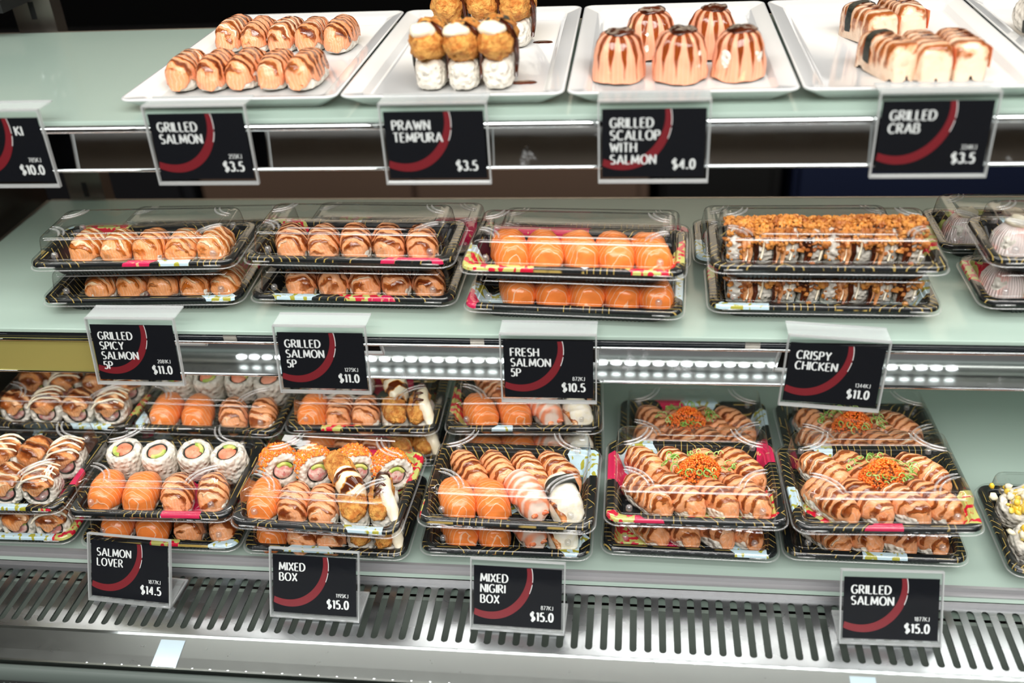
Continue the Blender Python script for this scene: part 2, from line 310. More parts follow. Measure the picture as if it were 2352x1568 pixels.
cabinet('waste_cabinet', 'dark green cabinet in shadow at the far right behind the shelves', 'cabinet', .75, 1.6, 1.75, .92, (.022, .034, .026), 2)
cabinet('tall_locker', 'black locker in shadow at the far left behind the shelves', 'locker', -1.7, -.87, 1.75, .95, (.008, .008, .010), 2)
ct_ = thing('reflected_counter', 'unseen pale counter added across the shop for reflections in tags and rails', 'counter', (0, -1.9, 0))  # unseen, added as something pale for the tags and rails to reflect
bevel(link('counter_front', MB().box(-2.4, 2.4, -.3, .3, 0, .90).mesh('counter_front', flat('brown_counter_laminate', (.26, .22, .185), .5), False), ct_), .005)
link('reflected_band', MB().box(-2.42, 2.42, -.32, .33, .90, 1.06).mesh('reflected_band', M['porcelain'], False), ct_)
# ------------------------------------------------------------------ the display case
TOP, MID, LOW = ZC - .247, ZC - .438, ZC - .650
XL, XR = -.672, .90
def shelf(name, label, z, y0, y1):
    t_ = thing(name, label, 'shelf', (0, 0, z))
    bevel(link('glass_panel', MB().box(XL, XR, y0, y1, -.004, 0).mesh('glass_panel', M['mint'], False), t_), .0008)
    link('gap_strip', MB().box(XL, XR, y0 + .001, y0 + .003, -.0105, -.0042).mesh('gap_strip', M['edge'], False), t_)  # black strip put where the open gap above the rail looks dark
    link('back_trim', MB().box(XL, XR, y1, y1 + .003, -.006, 0).mesh('back_trim', M['post'], False), t_)
    link('end_trim', MB().box(XL - .004, XL, y0, y1, -.008, 0).mesh('end_trim', M['post'], False), t_)
    return t_
def rail(par, z0, z1, y, tilt, segs, bead):
    for (xa, xb, mt) in segs:
        h = z1 - z0; pr = MB()
        ys = [(0, z1), (math.tan(tilt) * h, z0)]
        pts = [[(xa, y + ys[0][0], ys[0][1]), (xb, y + ys[0][0], ys[0][1])], [(xa, y + ys[1][0], ys[1][1]), (xb, y + ys[1][0], ys[1][1])]]
        q = MB(); q.grid(pts); q.grid([[(p[0], p[1] + .0025, p[2]) for p in r_] for r_ in pts], flip=True)
        v_ = np.concatenate(q.v); q.f += [(0, 4, 5, 1), (2, 3, 7, 6), (0, 2, 6, 4), (1, 5, 7, 3)]; q.m += [0] * 4
        o = link('price_rail', q.mesh('price_rail', mt, False), par)
        link('rail_highlight_bead', MB().tube([(xa, y - .0005, z1), (xb, y - .0005, z1)], bead).tube([(xa, y + ys[1][0] - .0005, z0), (xb, y + ys[1][0] - .0005, z0)], .0011).mesh('rail_highlight_bead', M['rail']), o)  # bead added along the rail to catch light as its bright band
    for x in (-.6, -.36, -.14, .09, .33, .6):
        link('rail_bracket', MB().box(x, x + .012, y + .003, y + .0055, z1 - .006, -.0045).mesh('rail_bracket', M['post'], False), par)
ts = shelf('top_shelf', 'top mint glass shelf carrying the white plates', TOP, .716, .995)
rail(ts, -.0385, -.0055, .7135, -.10, [(-.53, .9, M['rail']), (-.67, -.535, M['rail'])], .0031)
ms = shelf('middle_shelf', 'middle mint glass shelf carrying the long sushi trays', MID, .716, 1.0)
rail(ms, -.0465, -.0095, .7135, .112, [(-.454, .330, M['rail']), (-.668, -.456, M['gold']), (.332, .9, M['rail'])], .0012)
dk_ = thing('bottom_deck', 'bottom mint deck carrying the large square sushi boxes', 'shelf', (0, 0, LOW))
link('deck_panel', MB().box(-.692, XR, .640, 1.0, -.02, 0).mesh('deck_panel', M['mint'], False), dk_)
link('front_strip', MB().box(-.692, XR, .6505, .6535, 0, .006).box(-.692, XR, .6455, .6505, 0, .0012).mesh('front_strip', M['strip'], False)).location = (0, 0, LOW); tag(bpy.data.objects['front_strip'], 'narrow steel strip along the front edge of the bottom deck', 'strip')
tag(link('back_panel', MB().box(-.692, XR, 1.012, 1.022, LOW - .02, MID - .012).mesh('back_panel', M['mint'], False)), 'pale green panel closing the back of the bottom deck', 'panel')
tag(link('end_panel', MB().box(-.712, -.694, .70, 1.03, LOW - .15, TOP - .03).mesh('end_panel', M['endpanel'], False)), 'dark brown panel closing the left end of the case', 'panel')
po = thing('shelf_upright', 'slotted steel upright at the back left of the shelves', 'post', (-.640, 1.024, LOW - .15))
link('channel', MB().box(-.022, .022, 0, .02, 0, 1.2).mesh('channel', M['post'], False), po)
link('slot_row', (lambda q: [q.box(-.003, .003, -.0008, .0, .05 + k * .034, .068 + k * .034) for k in range(33)] and q)(MB()).mesh('slot_row', M['rubber'], False), po)
for z in (TOP - LOW + .15 + .03, TOP - LOW + .15 - .055):
    br = link('bracket_arm', MB().box(-.05, .012, -.07, -.001, z, z + .012).mesh('bracket_arm', M['rubber'], False), po)
    link('bolt', MB().tube([(0, -.012, z + .022), (0, -.001, z + .022)], .006).tube([(.008, -.012, z + .040), (.008, -.001, z + .040)], .005).mesh('bolt', M['rail']), br)
# air grille: sheet steel with rounded slots
gr = thing('air_grille', 'slotted steel air grille along the front below the boxes', 'grille', (0, 0, LOW - .005))
gy0, gy1, pitch, sw = .566, .6395, .0122, .0060
gm = MB(); x = -.70
while x < .62:
    n = 8; a, b = gy0 + .010, gy1 - .0075; r_ = sw / 2; cx_ = x + pitch / 2
    inn = [(cx_ + r_ * math.cos(PI * k / n), b + r_ * math.sin(PI * k / n)) for k in range(n + 1)] + [(cx_ - r_ * math.cos(PI * k / n), a - r_ * math.sin(PI * k / n)) for k in range(n + 1)]
    outp = [(x + pitch - pitch * k / n, gy1) for k in range(n + 1)] + [(x + pitch * k / n, gy0) for k in range(n + 1)]
    N_ = len(inn)
    for zt in (0.,):
        gm.grid([[(p[0], p[1], 0) for p in outp], [(p[0], p[1], 0) for p in inn], [(p[0], p[1], -.0018) for p in inn]], True, 0, True)
    x += pitch
link('slotted_sheet', gm.mesh('slotted_sheet', M['grille'], False), gr)
link('rear_flange', MB().box(-.70, .62, gy1, gy1 + .0015, -.002, .005).mesh('rear_flange', M['strip'], False), gr)
link('drip_pan', MB().box(-.70, .62, .54, .638, -.10, -.095).box(-.70, .62, .634, .638, -.095, -.016).box(-.70, .62, .54, .545, -.095, -.03).mesh('drip_pan', M['darkin'], False), gr)
sl = thing('front_sill', 'steel front sill and grey bumper at the bottom of the case', 'sill', (0, 0, LOW - .005))
prof = [(.5658, .0012), (.5650, .0016), (.5640, -.0005), (.545, -.004), (.531, -.0075), (.529, -.005)]
link('sill_plate', MB().grid([[(-.72, y, z), (.9, y, z)] for y, z in prof], flip=True).mesh('sill_plate', M['sill'], False), sl)
tp = [(.5285 + .0065 * math.cos(a), -.0085 + .011 * math.sin(a)) for a in np.linspace(-PI / 2, PI * 1.2, 15)]
link('bumper', MB().grid([[(-.72, y - .0072, z), (.9, y - .0072, z)] for y, z in tp]).mesh('bumper', M['tubegrey']), sl)
gk = link('gasket', MB().box(-.72, .9, .480, .5150, -.5, -.008).mesh('gasket', M['rubber'], False), sl)
dots = MB()
for k in range(230):
    x = -.70 + k * .0055; dots.box(x, x + .0012, .5118, .5126, -.0080, -.0077)
link('stitching', dots.mesh('stitching', M['tubegrey'], False), gk)
led = link('led_strip', (lambda q: [q.add([(x + .0056 * math.cos(a), .5296, .0002 + .0021 * math.sin(a)) for a in np.linspace(0, 2 * PI, 8, False)], [tuple(range(8))]) for x in np.arange(-.455, .345, .0155)] and q)(MB()).mesh('led_strip', M['led'], False), sl)
link('led_carrier', MB().box(-.72, .9, .5275, .5294, -.004, .0024).mesh('led_carrier', M['sill'], False), sl)
for (x, y, w_, l_, lb) in [(-.392, .5475, .022, .026, 'pale blue patch on the steel sill below the SALMON LOVER tag'), (.182, .5475, .020, .026, 'pale patch on the steel sill under the $15.0 GRILLED SALMON tag')]:
    tp_ = MB(); tp_.grid([[(x - w_ / 2 + s_, yy, zz) for s_ in (0, w_)] for yy, zz in ((y + l_ / 2, -.0006), (y - l_ / 2, -.0058))], flip=True)
    o = link('sill_patch', tp_.mesh('sill_patch', M['tape'], False)); o.location = (0, 0, LOW - .005); tag(o, lb, 'tape')  # pale blue patches lying on the sill
# ------------------------------------------------------------------ lettering
def arc(cx, cy, rx, ry, a0, a1, n=12): return [(cx + rx * math.cos(math.radians(a0 + (a1 - a0) * k / n)), cy + ry * math.sin(math.radians(a0 + (a1 - a0) * k / n))) for k in range(n + 1)]
GL = {
 'A': (.66, [[(0, 0), (.33, 1)], [(.33, 1), (.66, 0)], [(.14, .32), (.54, .32)]]),
 'B': (.5, [[(0, 0), (0, 1)], [(0, 1), (.22, 1)] + arc(.22, .77, .21, .23, 90, -90) + [(0, .54)], [(0, .54), (.24, .54)] + arc(.24, .27, .26, .27, 90, -90) + [(0, 0)]]),
 'C': (.6, [arc(.34, .5, .34, .5, 48, 312, 20)]),
 'D': (.6, [[(0, 0), (0, 1)], [(0, 1), (.2, 1)] + arc(.2, .5, .4, .5, 90, -90, 16) + [(0, 0)]]),
 'E': (.42, [[(0, 0), (0, 1)], [(0, 1), (.42, 1)], [(0, .52), (.38, .52)], [(0, 0), (.42, 0)]]),
 'F': (.42, [[(0, 0), (0, 1)], [(0, 1), (.42, 1)], [(0, .50), (.38, .50)]]),
 'G': (.64, [arc(.34, .5, .34, .5, 48, 318, 20), [(.40, .46), (.62, .46)], [(.6, .46), (.6, .13)]]),
 'H': (.56, [[(0, 0), (0, 1)], [(.56, 0), (.56, 1)], [(0, .52), (.56, .52)]]),
 'I': (.02, [[(.01, 0), (.01, 1)]]),
 'J': (.3, [[(.28, 1), (.28, .2)] + arc(.13, .2, .15, .2, 0, -130, 8)]),
 'K': (.54, [[(0, 0), (0, 1)], [(.52, 1), (.03, .5)], [(.1, .57), (.56, 0)]]),
 'L': (.4, [[(0, 1), (0, 0)], [(0, 0), (.4, 0)]]),
 'M': (.74, [[(0, 0), (.06, 1)], [(.06, 1), (.37, .15)], [(.37, .15), (.68, 1)], [(.68, 1), (.74, 0)]]),
 'N': (.58, [[(0, 0), (0, 1)], [(0, 1), (.58, 0)], [(.58, 0), (.58, 1)]]),
 'O': (.7, [arc(.35, .5, .35, .5, 0, 360, 28)]),
 'P': (.46, [[(0, 0), (0, 1)], [(0, 1), (.2, 1)] + arc(.2, .73, .25, .27, 90, -90) + [(0, .46)]]),
 'R': (.52, [[(0, 0), (0, 1)], [(0, 1), (.2, 1)] + arc(.2, .75, .24, .25, 90, -90) + [(0, .5)], [(.2, .5), (.52, 0)]]),
 'S': (.48, [arc(.24, .75, .21, .25, 40, 270, 12) + arc(.24, .25, .23, .25, 90, -140, 12)]),
 'T': (.54, [[(.27, 0), (.27, 1)], [(0, 1), (.54, 1)]]),
 'U': (.54, [[(0, 1), (0, .3)] + arc(.27, .3, .27, .3, 180, 360, 12) + [(.54, 1)]]),
 'V': (.6, [[(0, 1), (.3, 0)], [(.3, 0), (.6, 1)]]),
 'W': (.86, [[(0, 1), (.22, 0)], [(.22, 0), (.43, .85)], [(.43, .85), (.64, 0)], [(.64, 0), (.86, 1)]]),
 'X': (.56, [[(0, 1), (.56, 0)], [(.56, 1), (0, 0)]]),
 'Y': (.58, [[(0, 1), (.29, .48)], [(.58, 1), (.29, .48)], [(.29, .48), (.29, 0)]]),
 '0': (.44, [arc(.22, .5, .22, .5, 0, 360, 24)]), '1': (.2, [[(.16, 0), (.16, 1)], [(.16, 1), (0, .84)]]),
 '2': (.42, [arc(.21, .74, .2, .26, 160, -30, 10) + [(0, 0)], [(0, 0), (.43, 0)]]),
 '3': (.42, [arc(.2, .76, .19, .24, 150, -90, 10), arc(.2, .27, .22, .27, 90, -150, 12)]),
 '4': (.48, [[(.36, 0), (.36, 1)], [(.36, 1), (0, .28)], [(0, .28), (.48, .28)]]),
 '5': (.42, [[(.4, 1), (.07, 1)], [(.07, 1), (.04, .55)], [(.04, .55)] + arc(.19, .31, .23, .31, 105, -140, 12)]),
 '7': (.42, [[(0, 1), (.42, 1)], [(.42, 1), (.12, 0)]]),
 '8': (.44, [arc(.22, .76, .18, .24, 0, 360, 18), arc(.22, .27, .22, .27, 0, 360, 20)]),
 '9': (.44, [arc(.22, .7, .21, .3, 0, 360, 20), [(.43, .7), (.36, .2), (.2, 0)]]),
 '$': (.46, [arc(.23, .73, .2, .23, 40, 270, 12) + arc(.23, .27, .22, .23, 90, -140, 12), [(.23, -.12), (.23, 1.12)]]),
 '.': (.1, [[(.05, -.02), (.05, .13)]]), ' ': (.3, [])}
def text_width(s, h): return sum(GL[c][0] + .23 for c in s) * h - .23 * h
def write(mb, s, x, z, h, y, thick=.20, thin=.095):
    for c in s:
        w_, st = GL[c]
        for pl in st:
            L, R = [], []
            for i, p in enumerate(pl):
                a = pl[max(i - 1, 0)]; b = pl[min(i + 1, len(pl) - 1)]; dx, dz = b[0] - a[0], b[1] - a[1]; l = math.hypot(dx, dz) or 1
                th = (thin + (thick - thin) * (abs(dz) / l) ** 1.3) / 2; nx, nz = -dz / l * th, dx / l * th
                L.append((x + (p[0] + nx) * h, y, z + (p[1] + nz) * h)); R.append((x + (p[0] - nx) * h, y, z + (p[1] - nz) * h))
            mb.grid([L, R])
        x += (w_ + .23) * h
CW, CH = .075, .052
def price_tag(name, label, lines, kj, price, loc, tilt, hook, yaw=0, roll=0, indent=None):
    """loc is the middle of the card"""
    t_ = thing('price_tag', label, 'price tag', loc); t_.rotation_euler = (-tilt, roll, yaw); t_['group'] = 'black price tags along the shelf edges'
    link('card', MB().box(-CW / 2, CW / 2, .0004, .0008, -CH / 2, CH / 2).mesh('card', M['card'], False), t_)
    rb = MB(); cx_, cz_ = -CW / 2 + .0135, CH / 2 - .0085; rnd = random.Random(name)
    A_ = np.linspace(14.2, -113, 70); ro, ri = [], []
    for a in A_:
        k = (14.2 - a) / 127; th = .0040 + .0028 * math.sin(k * PI * .85); c0 = .0345 + .0004 * math.sin(a * .06); ca, sa = math.cos(math.radians(a)), math.sin(math.radians(a))
        ro.append((cx_ + (c0 + th / 2) * ca, .00025, cz_ + (c0 + th / 2) * sa)); ri.append((cx_ + (c0 - th / 2) * ca, .00025, cz_ + (c0 - th / 2) * sa))
    cl = lambda P: [(max(p[0], -CW / 2 + .0002), p[1], min(p[2], CH / 2 - .0002)) for p in P]
    rb.grid([cl(ro), cl(ri)]); link('brush_ring', rb.mesh('brush_ring', M['red'], False), t_)
    wl = MB()
    for a0, a1 in ((14, -6), (-9, -22)):
        A_ = np.linspace(a0, a1, 10)
        wl.grid([cl([(cx_ + r_ * math.cos(math.radians(a)), .0002, cz_ + r_ * math.sin(math.radians(a))) for a in A_]) for r_ in (.0372, .0367)])
    link('brush_highlight', wl.mesh('brush_highlight', M['ink'], False), t_)
    tx = MB(); h = .0070
    for i, s in enumerate(lines): write(tx, s, -CW / 2 + (.0062 if indent is None else indent), CH / 2 - .0068 - h - i * .0093, h, .00012)
    if kj: write(tx, kj, CW / 2 - .0072 - text_width(kj, .0033), -CH / 2 + .0165, .0033, .00012, .14, .10)
    write(tx, price, CW / 2 - .0072 - text_width(price, .0074), -CH / 2 + .0063, .0074, .00012, .22, .12)
    link('lettering', tx.mesh('lettering', M['ink'], False), t_)
    a, b = CW / 2 + .0029, CW / 2 + .0019; zt, zb = CH / 2 + .0065, -CH / 2 - .0045
    hb = MB(); hb.box(-a, a, -.0012, 0, zb, zt, 0); hb.box(-a, -b, -.0012, .0024, zb, zt, 1); hb.box(b, a, -.0012, .0024, zb, zt, 1); hb.box(-b, b, -.0012, .0024, zb, zb + .0020, 1); hb.box(-b, b, -.0012, .0024, zt - .0012, zt, 1)
    ho = link('acrylic_holder', hb.mesh('acrylic_holder', [M['acrylic'], M['acedge']], False), t_)
    ct, st_ = math.cos(tilt), math.sin(tilt)
    q = MB()
    if hook:
        q.box(-a, a, .0, .020, -.0010, 0, 0).box(-a, a, .0185, .020, -.0012, .0002, 1)
        M_ = Matrix.Translation((0, .002, zt)) @ Matrix.Rotation(tilt, 4, 'X')
    else:
        q.box(-a, a, 0, .034, 0, .0016, 0).box(-a, a, .0325, .034, 0, .0017, 1).box(a - .0012, a, 0, .034, 0, .0017, 1)
        M_ = Matrix.Translation((0, .001, zb)) @ Matrix.Rotation(tilt, 4, 'X')
    link('shelf_hook' if hook else 'foot', q.xf(M_).mesh('hook', [M['haze'], M['acedge']], False), t_)
    return t_
P_ = math.radians
for (x, y, z, ln, kj, pr_, lb, ind) in [
 (-.494, .694, -.262, ['KI'], '785KJ', '$10.0', 'price tag cut by the left edge of the top shelf, reading $10.0', .054),
 (-.330, .694, -.2605, ['GRILLED', 'SALMON'], '255KJ', '$3.5', 'black GRILLED SALMON $3.5 price tag on the top shelf edge', None),
 (-.150, .700, -.2635, ['PRAWN', 'TEMPURA'], '', '$3.5', 'black PRAWN TEMPURA $3.5 price tag on the top shelf edge', None),
 (.011, .705, -.2655, ['GRILLED', 'SCALLOP', 'WITH', 'SALMON'], '', '$4.0', 'black GRILLED SCALLOP WITH SALMON $4.0 price tag', None),
 (.207, .706, -.263, ['GRILLED', 'CRAB'], '334KJ', '$3.5', 'black GRILLED CRAB $3.5 price tag on the top shelf edge', None)]:
    price_tag(lb, lb, ln, kj, pr_, (x, y, ZC + z), P_(1), True, 0, 0, ind)
for (x, y, z, ln, kj, pr_, lb, ro) in [
 (-.431, .692, -.4465, ['GRILLED', 'SPICY', 'SALMON', '5P'], '2081KJ', '$11.0', 'black GRILLED SPICY SALMON 5P price tag on the middle shelf', 0),
 (-.265, .694, -.453, ['GRILLED', 'SALMON', '5P'], '1275KJ', '$11.0', 'black GRILLED SALMON 5P price tag on the middle shelf', 0),
 (-.072, .697, -.460, ['FRESH', 'SALMON', '5P'], '872KJ', '$10.5', 'black FRESH SALMON 5P price tag on the middle shelf', 0),
 (.160, .700, -.462, ['CRISPY', 'CHICKEN'], '1344KJ', '$11.0', 'black CRISPY CHICKEN $11.0 price tag on the middle shelf', P_(4))]:
    price_tag(lb, lb, ln, kj, pr_, (x, y, ZC + z), P_(9), True, 0, ro)
for (x, y, z, ln, kj, pr_, lb, yw) in [
 (-.448, .611, -.6275, ['SALMON', 'LOVER'], '1877KJ', '$14.5', 'black SALMON LOVER $14.5 price tag standing on the grille', -4),
 (-.274, .603, -.6265, ['MIXED', 'BOX'], '1195KJ', '$15.0', 'black MIXED BOX $15.0 price tag standing on the grille', -1.5),
 (-.096, .600, -.6265, ['MIXED', 'NIGIRI', 'BOX'], '877KJ', '$15.0', 'black MIXED NIGIRI BOX price tag standing on the grille', -1.5),
 (.209, .606, -.6265, ['GRILLED', 'SALMON'], '1877KJ', '$15.0', 'black GRILLED SALMON $15.0 price tag standing on the grille', 1)]:
    price_tag(lb, lb, ln, kj, pr_, (x, y, ZC + z), P_(25), False, P_(yw))
# ------------------------------------------------------------------ plates
def rrect(w, d, r, n=5):
    pts = []
    for (cx_, cy_, a0) in ((w / 2 - r, d / 2 - r, 0), (-w / 2 + r, d / 2 - r, 90), (-w / 2 + r, -d / 2 + r, 180), (w / 2 - r, -d / 2 + r, 270)):
        for k in range(n + 1):
            a = math.radians(a0 + 90 * k / n); pts.append((cx_ + r * math.cos(a), cy_ + r * math.sin(a)))
    return pts
def loft(mb, secs, mi=0, cap0=False, cap1=False, n=5):
    """secs: (w, d, r, z)"""
    rings = [[(x, y, z) for x, y in rrect(w, d, r, n)] for w, d, r, z in secs]; st = mb.n; k = len(rings[0])
    mb.grid(rings, True, mi, False)
    if cap0: mb.f.append(tuple(st + i for i in range(k))[::-1]); mb.m.append(mi)
    if cap1: mb.f.append(tuple(mb.n - k + i for i in range(k))); mb.m.append(mi)
def plate(w, d):
    mb = MB()
    loft(mb, [(w - .034, d - .034, .006, 0), (w - .028, d - .028, .008, .0005), (w - .006, d - .006, .009, .0090), (w - .001, d - .001, .009, .0108), (w, d, .009, .0118), (w - .0012, d - .0012, .009, .0126), (w - .004, d - .004, .008, .0124), (w - .026, d - .026, .006, .0098), (w - .0285, d - .0285, .006, .0090), (w - .034, d - .034, .006, .0048), (w - .037, d - .037, .006, .0040)], 0, True, True)
    return mb.mesh('serving_plate', M['porcelain'])
PY = .863
for (x0, x1, lb) in [(-.4075, -.2305, 'white rectangular plate of ten glazed salmon nigiri at the left'), (-.2285, -.0555, 'white rectangular plate holding prawn tempura nigiri'), (-.0535, .1165, 'white rectangular plate holding five salmon wrapped scallop domes'), (.1185, .2925, 'white rectangular plate holding grilled crab nigiri'), (.2945, .4685, 'white rectangular plate cut off by the top right corner')]:
    o = link('serving_plate', plate(x1 - x0, .268)); o.location = ((x0 + x1) / 2, PY, TOP); tag(o, lb, 'plate', 'white plates on the top shelf')
# ------------------------------------------------------------------ sushi boxes
def tray_mesh(w, d, h):
    mb = MB()
    loft(mb, [(w - .040, d - .036, .008, 0), (w - .034, d - .030, .009, .001), (w - .014, d - .014, .010, h - .003)], 0, True)
    loft(mb, [(w - .014, d - .014, .010, h - .003), (w - .003, d - .003, .011, h - .0032), (w - .002, d - .002, .011, h - .0028), (w - .003, d - .003, .011, h - .0006), (w - .0045, d - .0045, .010, h), (w - .015, d - .015, .009, h), (w - .0165, d - .0165, .009, h - .0006), (w - .019, d - .019, .008, h - .003), (w - .021, d - .021, .008, h - .0034), (w - .032, d - .032, .007, .0035), (w - .036, d - .036, .006, .0025)], 1, False, True)
    n = int((w - .06) / .0034)
    for k in range(n):
        if abs(k - n / 2) < 3.2: continue
        x = -(w - .06) / 2 + k * .0034
        for s in (-1, 1):
            y0, y1 = s * (d / 2 - .0160), s * (d / 2 - .0085)
            mb.add([(x, y0, .0015), (x + .0018, y0, .0015), (x + .0018, y1, h - .0034), (x, y1, h - .0034), (x, y0 + s * .0012, .0005), (x + .0018, y0 + s * .0012, .0005), (x + .0018, y1 + s * .0012, h - .0034), (x, y1 + s * .0012, h - .0034)], [(4, 5, 6, 7), (0, 4, 7, 3), (1, 2, 6, 5), (0, 1, 5, 4)], 2)
    return mb.mesh('tray', [M['black'], M['film'], M['rib']], False)
def lid_mesh(w, d, h, hl):
    mb = MB(); a = h + hl
    loft(mb, [(w + .0028, d + .0028, .013, h - .0056), (w + .0030, d + .0030, .013, h - .0050), (w + .0016, d + .0016, .012, h - .0046), (w + .0002, d + .0002, .012, h - .0048)], 1)
    loft(mb, [(w + .0002, d + .0002, .012, h - .0048), (w, d, .012, h - .004), (w - .0006, d - .0006, .012, h + .0002), (w - .0018, d - .0018, .012, h + .0014), (w - .004, d - .004, .011, h + .0019), (w - .012, d - .012, .010, h + .0018), (w - .0140, d - .0140, .0095, h + .0012), (w - .0160, d - .0160, .009, h + .0022),
              (w - .0200, d - .0200, .008, a - .0050), (w - .0206, d - .0206, .008, a - .0040), (w - .0222, d - .0222, .0075, a - .0024), (w - .0250, d - .0250, .007, a - .0012), (w - .0280, d - .0280, .006, a - .0009), (w - .0335, d - .0335, .005, a - .0008), (w - .0348, d - .0348, .005, a - .0001), (w - .0365, d - .0365, .005, a), (w - .0385, d - .0385, .005, a - .0001), (w - .0400, d - .0400, .005, a - .0008)], 0, False, True)
    for yy, zz, xx in ((d / 2 - .0108, a - .0026, w / 2 - .017), (d / 2 - .0172, a - .0002, w / 2 - .040)):
        mb.tube([(-xx, -yy, zz - .0004), (-xx + .004, -yy, zz), (xx - .004, -yy, zz), (xx, -yy, zz - .0004)], [.0003, .0007, .0007, .0003], 8, 1)  # whitish tubes added as the highlight lines along the lid's front edge
    R_ = .030 if d > .1 else .021
    for sx in (-1, 1):
        for sy in (-1, 1):
            for dr in (0, .0042):
                r_ = R_ - dr; cx_, cy_ = sx * (w / 2 - .0125), sy * (d / 2 - .0125)
                P = [(cx_ - sx * r_ * math.cos(b), cy_ - sy * r_ * math.sin(b), a - .0004) for b in np.linspace(.12, PI / 2 - .12, 9)]
                mb.tube(P, [.0004] + [.0011] * 7 + [.0004], 8, 1)
            x, y = sx * (w / 2 - .021), sy * (d / 2 - .0135)
            rg = [[(x + r_ * math.cos(b), y + r_ * math.sin(b), z) for b in np.linspace(0, 2 * PI, 10, False)] for r_, z in ((.0030, h + .001), (.0028, h + .0045), (.0018, h + .0056), (.0004, h + .0058))]
            mb.grid(rg, True, 1)
        P = [(sx * (w / 2 - .026), -d / 2 - .0002, h - .0022), (sx * (w / 2 - .011), -d / 2 - .0002, h - .0022)]; mb.tube(P, .0007, 6, 1)
    return mb.mesh('lid', [M['lid'], M['bead']])
LONG = (.187, .084, .018, .022); BIG = (.156, .116, .019, .026)
PITCH = {LONG: .0385, BIG: .0430}
_box = {}
def sushi_box(dim, loc, yaw, label, group):
    if dim not in _box:
        r = thing('sushi_box', label, 'sushi box', loc, yaw, group)
        link('tray', tray_mesh(*dim[:3]), r); link('lid', lid_mesh(*dim), r); _box[dim] = r
    else:
        r = copy_tree(_box[dim]); r.location = loc; r.rotation_euler = (0, 0, yaw); tag(r, label, 'sushi box', group)
    return r
# ------------------------------------------------------------------ food meshes
def disp(P, amp, sc, seed, up=1.):
    out = P.copy(); c = P.reshape(-1, 3).mean(0)
    for i, p in np.ndenumerate(np.zeros(P.shape[:-1])):
        q = Vector(P[i]) * sc + Vector((seed * 3.1, seed * 1.7, seed)); nv = noise.noise_vector(q); out[i] += np.array(nv) * amp
    return out
def grain(P, amp, sc, seed, ctr):
    out = P.copy(); flatP = out.reshape(-1, 3)
    for k in range(len(flatP)):
        q = Vector(flatP[k]); d = (q - ctr); l = d.length or 1; dd = noise.voronoi(q * sc + Vector((seed * 2.3, seed, 0)))[0][0]
        flatP[k] += np.array(d / l) * (amp * (.6 - min(dd, 1.2)))
    return flatP.reshape(P.shape)
def rice_block(w, l, h, seed, e=.55, na=36, nb=16):
    b = np.linspace(-PI / 2 + .05, PI / 2 - .05, nb)[:, None]; a = np.linspace(0, 2 * PI, na, False)[None, :]
    cb = spow(np.cos(b), e); X = w / 2 * cb * spow(np.cos(a), e + .15); Y = l / 2 * cb * spow(np.sin(a), e + .1); Z = h / 2 + h / 2 * spow(np.sin(b), e) * np.ones_like(a)
    P = grain(np.stack([X, Y, Z], -1), .0022, 210, seed, Vector((0, 0, h / 2))); P[..., 2] = np.maximum(P[..., 2], 0)
    mb = MB().grid(P, True); n = na; mb.f += [tuple(range(n))[::-1], tuple(mb.n - n + k for k in range(n))]; mb.m += [0, 0]
    return mb.mesh('rice', M['rice'])
def topping(w, l, z0, h, seed, mat, A=100, e1=.5, e2=.85, rag=8., amp=.0016, taper=.0, nb=26, na=18, arch=0., drop=.0055, name='topping'):
    b = np.linspace(-PI / 2 * .9999, PI / 2 * .9999, nb); P = np.zeros((nb, na + 4, 3))
    for i, bb in enumerate(b):
        A_ = math.radians(A + rag * noise.noise(Vector((bb * 2.2, seed * 5.3, 0))) * 2)
        A2 = math.radians(A + rag * noise.noise(Vector((bb * 2.2, seed * 5.3, 9))) * 2)
        a = np.linspace(-A_, A2, na); cb = abs(math.cos(bb)) ** e1; sb = math.copysign(abs(math.sin(bb)) ** min(1., e1 + .1), bb)
        k = 1 - taper * (sb * .5 + .5)
        X = w / 2 * k * cb * spow(np.sin(a), e2); Z = z0 + h * cb * spow(np.cos(a), e2) + arch * (1 - sb * sb) - drop * max(0, (abs(sb) - .80) / .20) ** 2; Y = np.full(na, l / 2 * sb) 
        P[i, 2:-2] = np.stack([X, Y, Z], -1)
        for (e_, s_, t_) in ((1, 2, .96), (0, 1, .86), (-2, -3, .96), (-1, -2, .86)):
            P[i, e_] = P[i, s_] * np.array([t_, .995, 1.0]); P[i, e_, 2] += (-.0006 if t_ > .9 else .0012)
    P = disp(P, amp, 95, seed); P = disp(P, amp * .5, 260, seed + 3)
    return MB().grid(P).mesh(name, mat)
def lathe(prof, n=40): return np.array([[(r * math.cos(2 * PI * k / n), r * math.sin(2 * PI * k / n), z) for k in range(n)] for r, z in prof])
def blobs(pts, r, rnd, st=(.6, 1.5)):
    mb = MB()
    for p in pts:
        k = r * rnd.uniform(.75, 1.3); sc = np.array([rnd.uniform(*st) for _ in range(3)]) * k
        R_ = np.array(Matrix.Rotation(rnd.uniform(0, 6.3), 3, Vector((rnd.uniform(-1, 1), rnd.uniform(-1, 1), rnd.uniform(-1, 1) + .01)).normalized()))
        v = ICO_V * (1 + np.array([rnd.uniform(-.22, .22) for _ in range(12)])[:, None] * (1 if st != (1, 1) else 0))
        mb.add((v * sc) @ R_.T + np.array(p), ICO_F)
    return mb
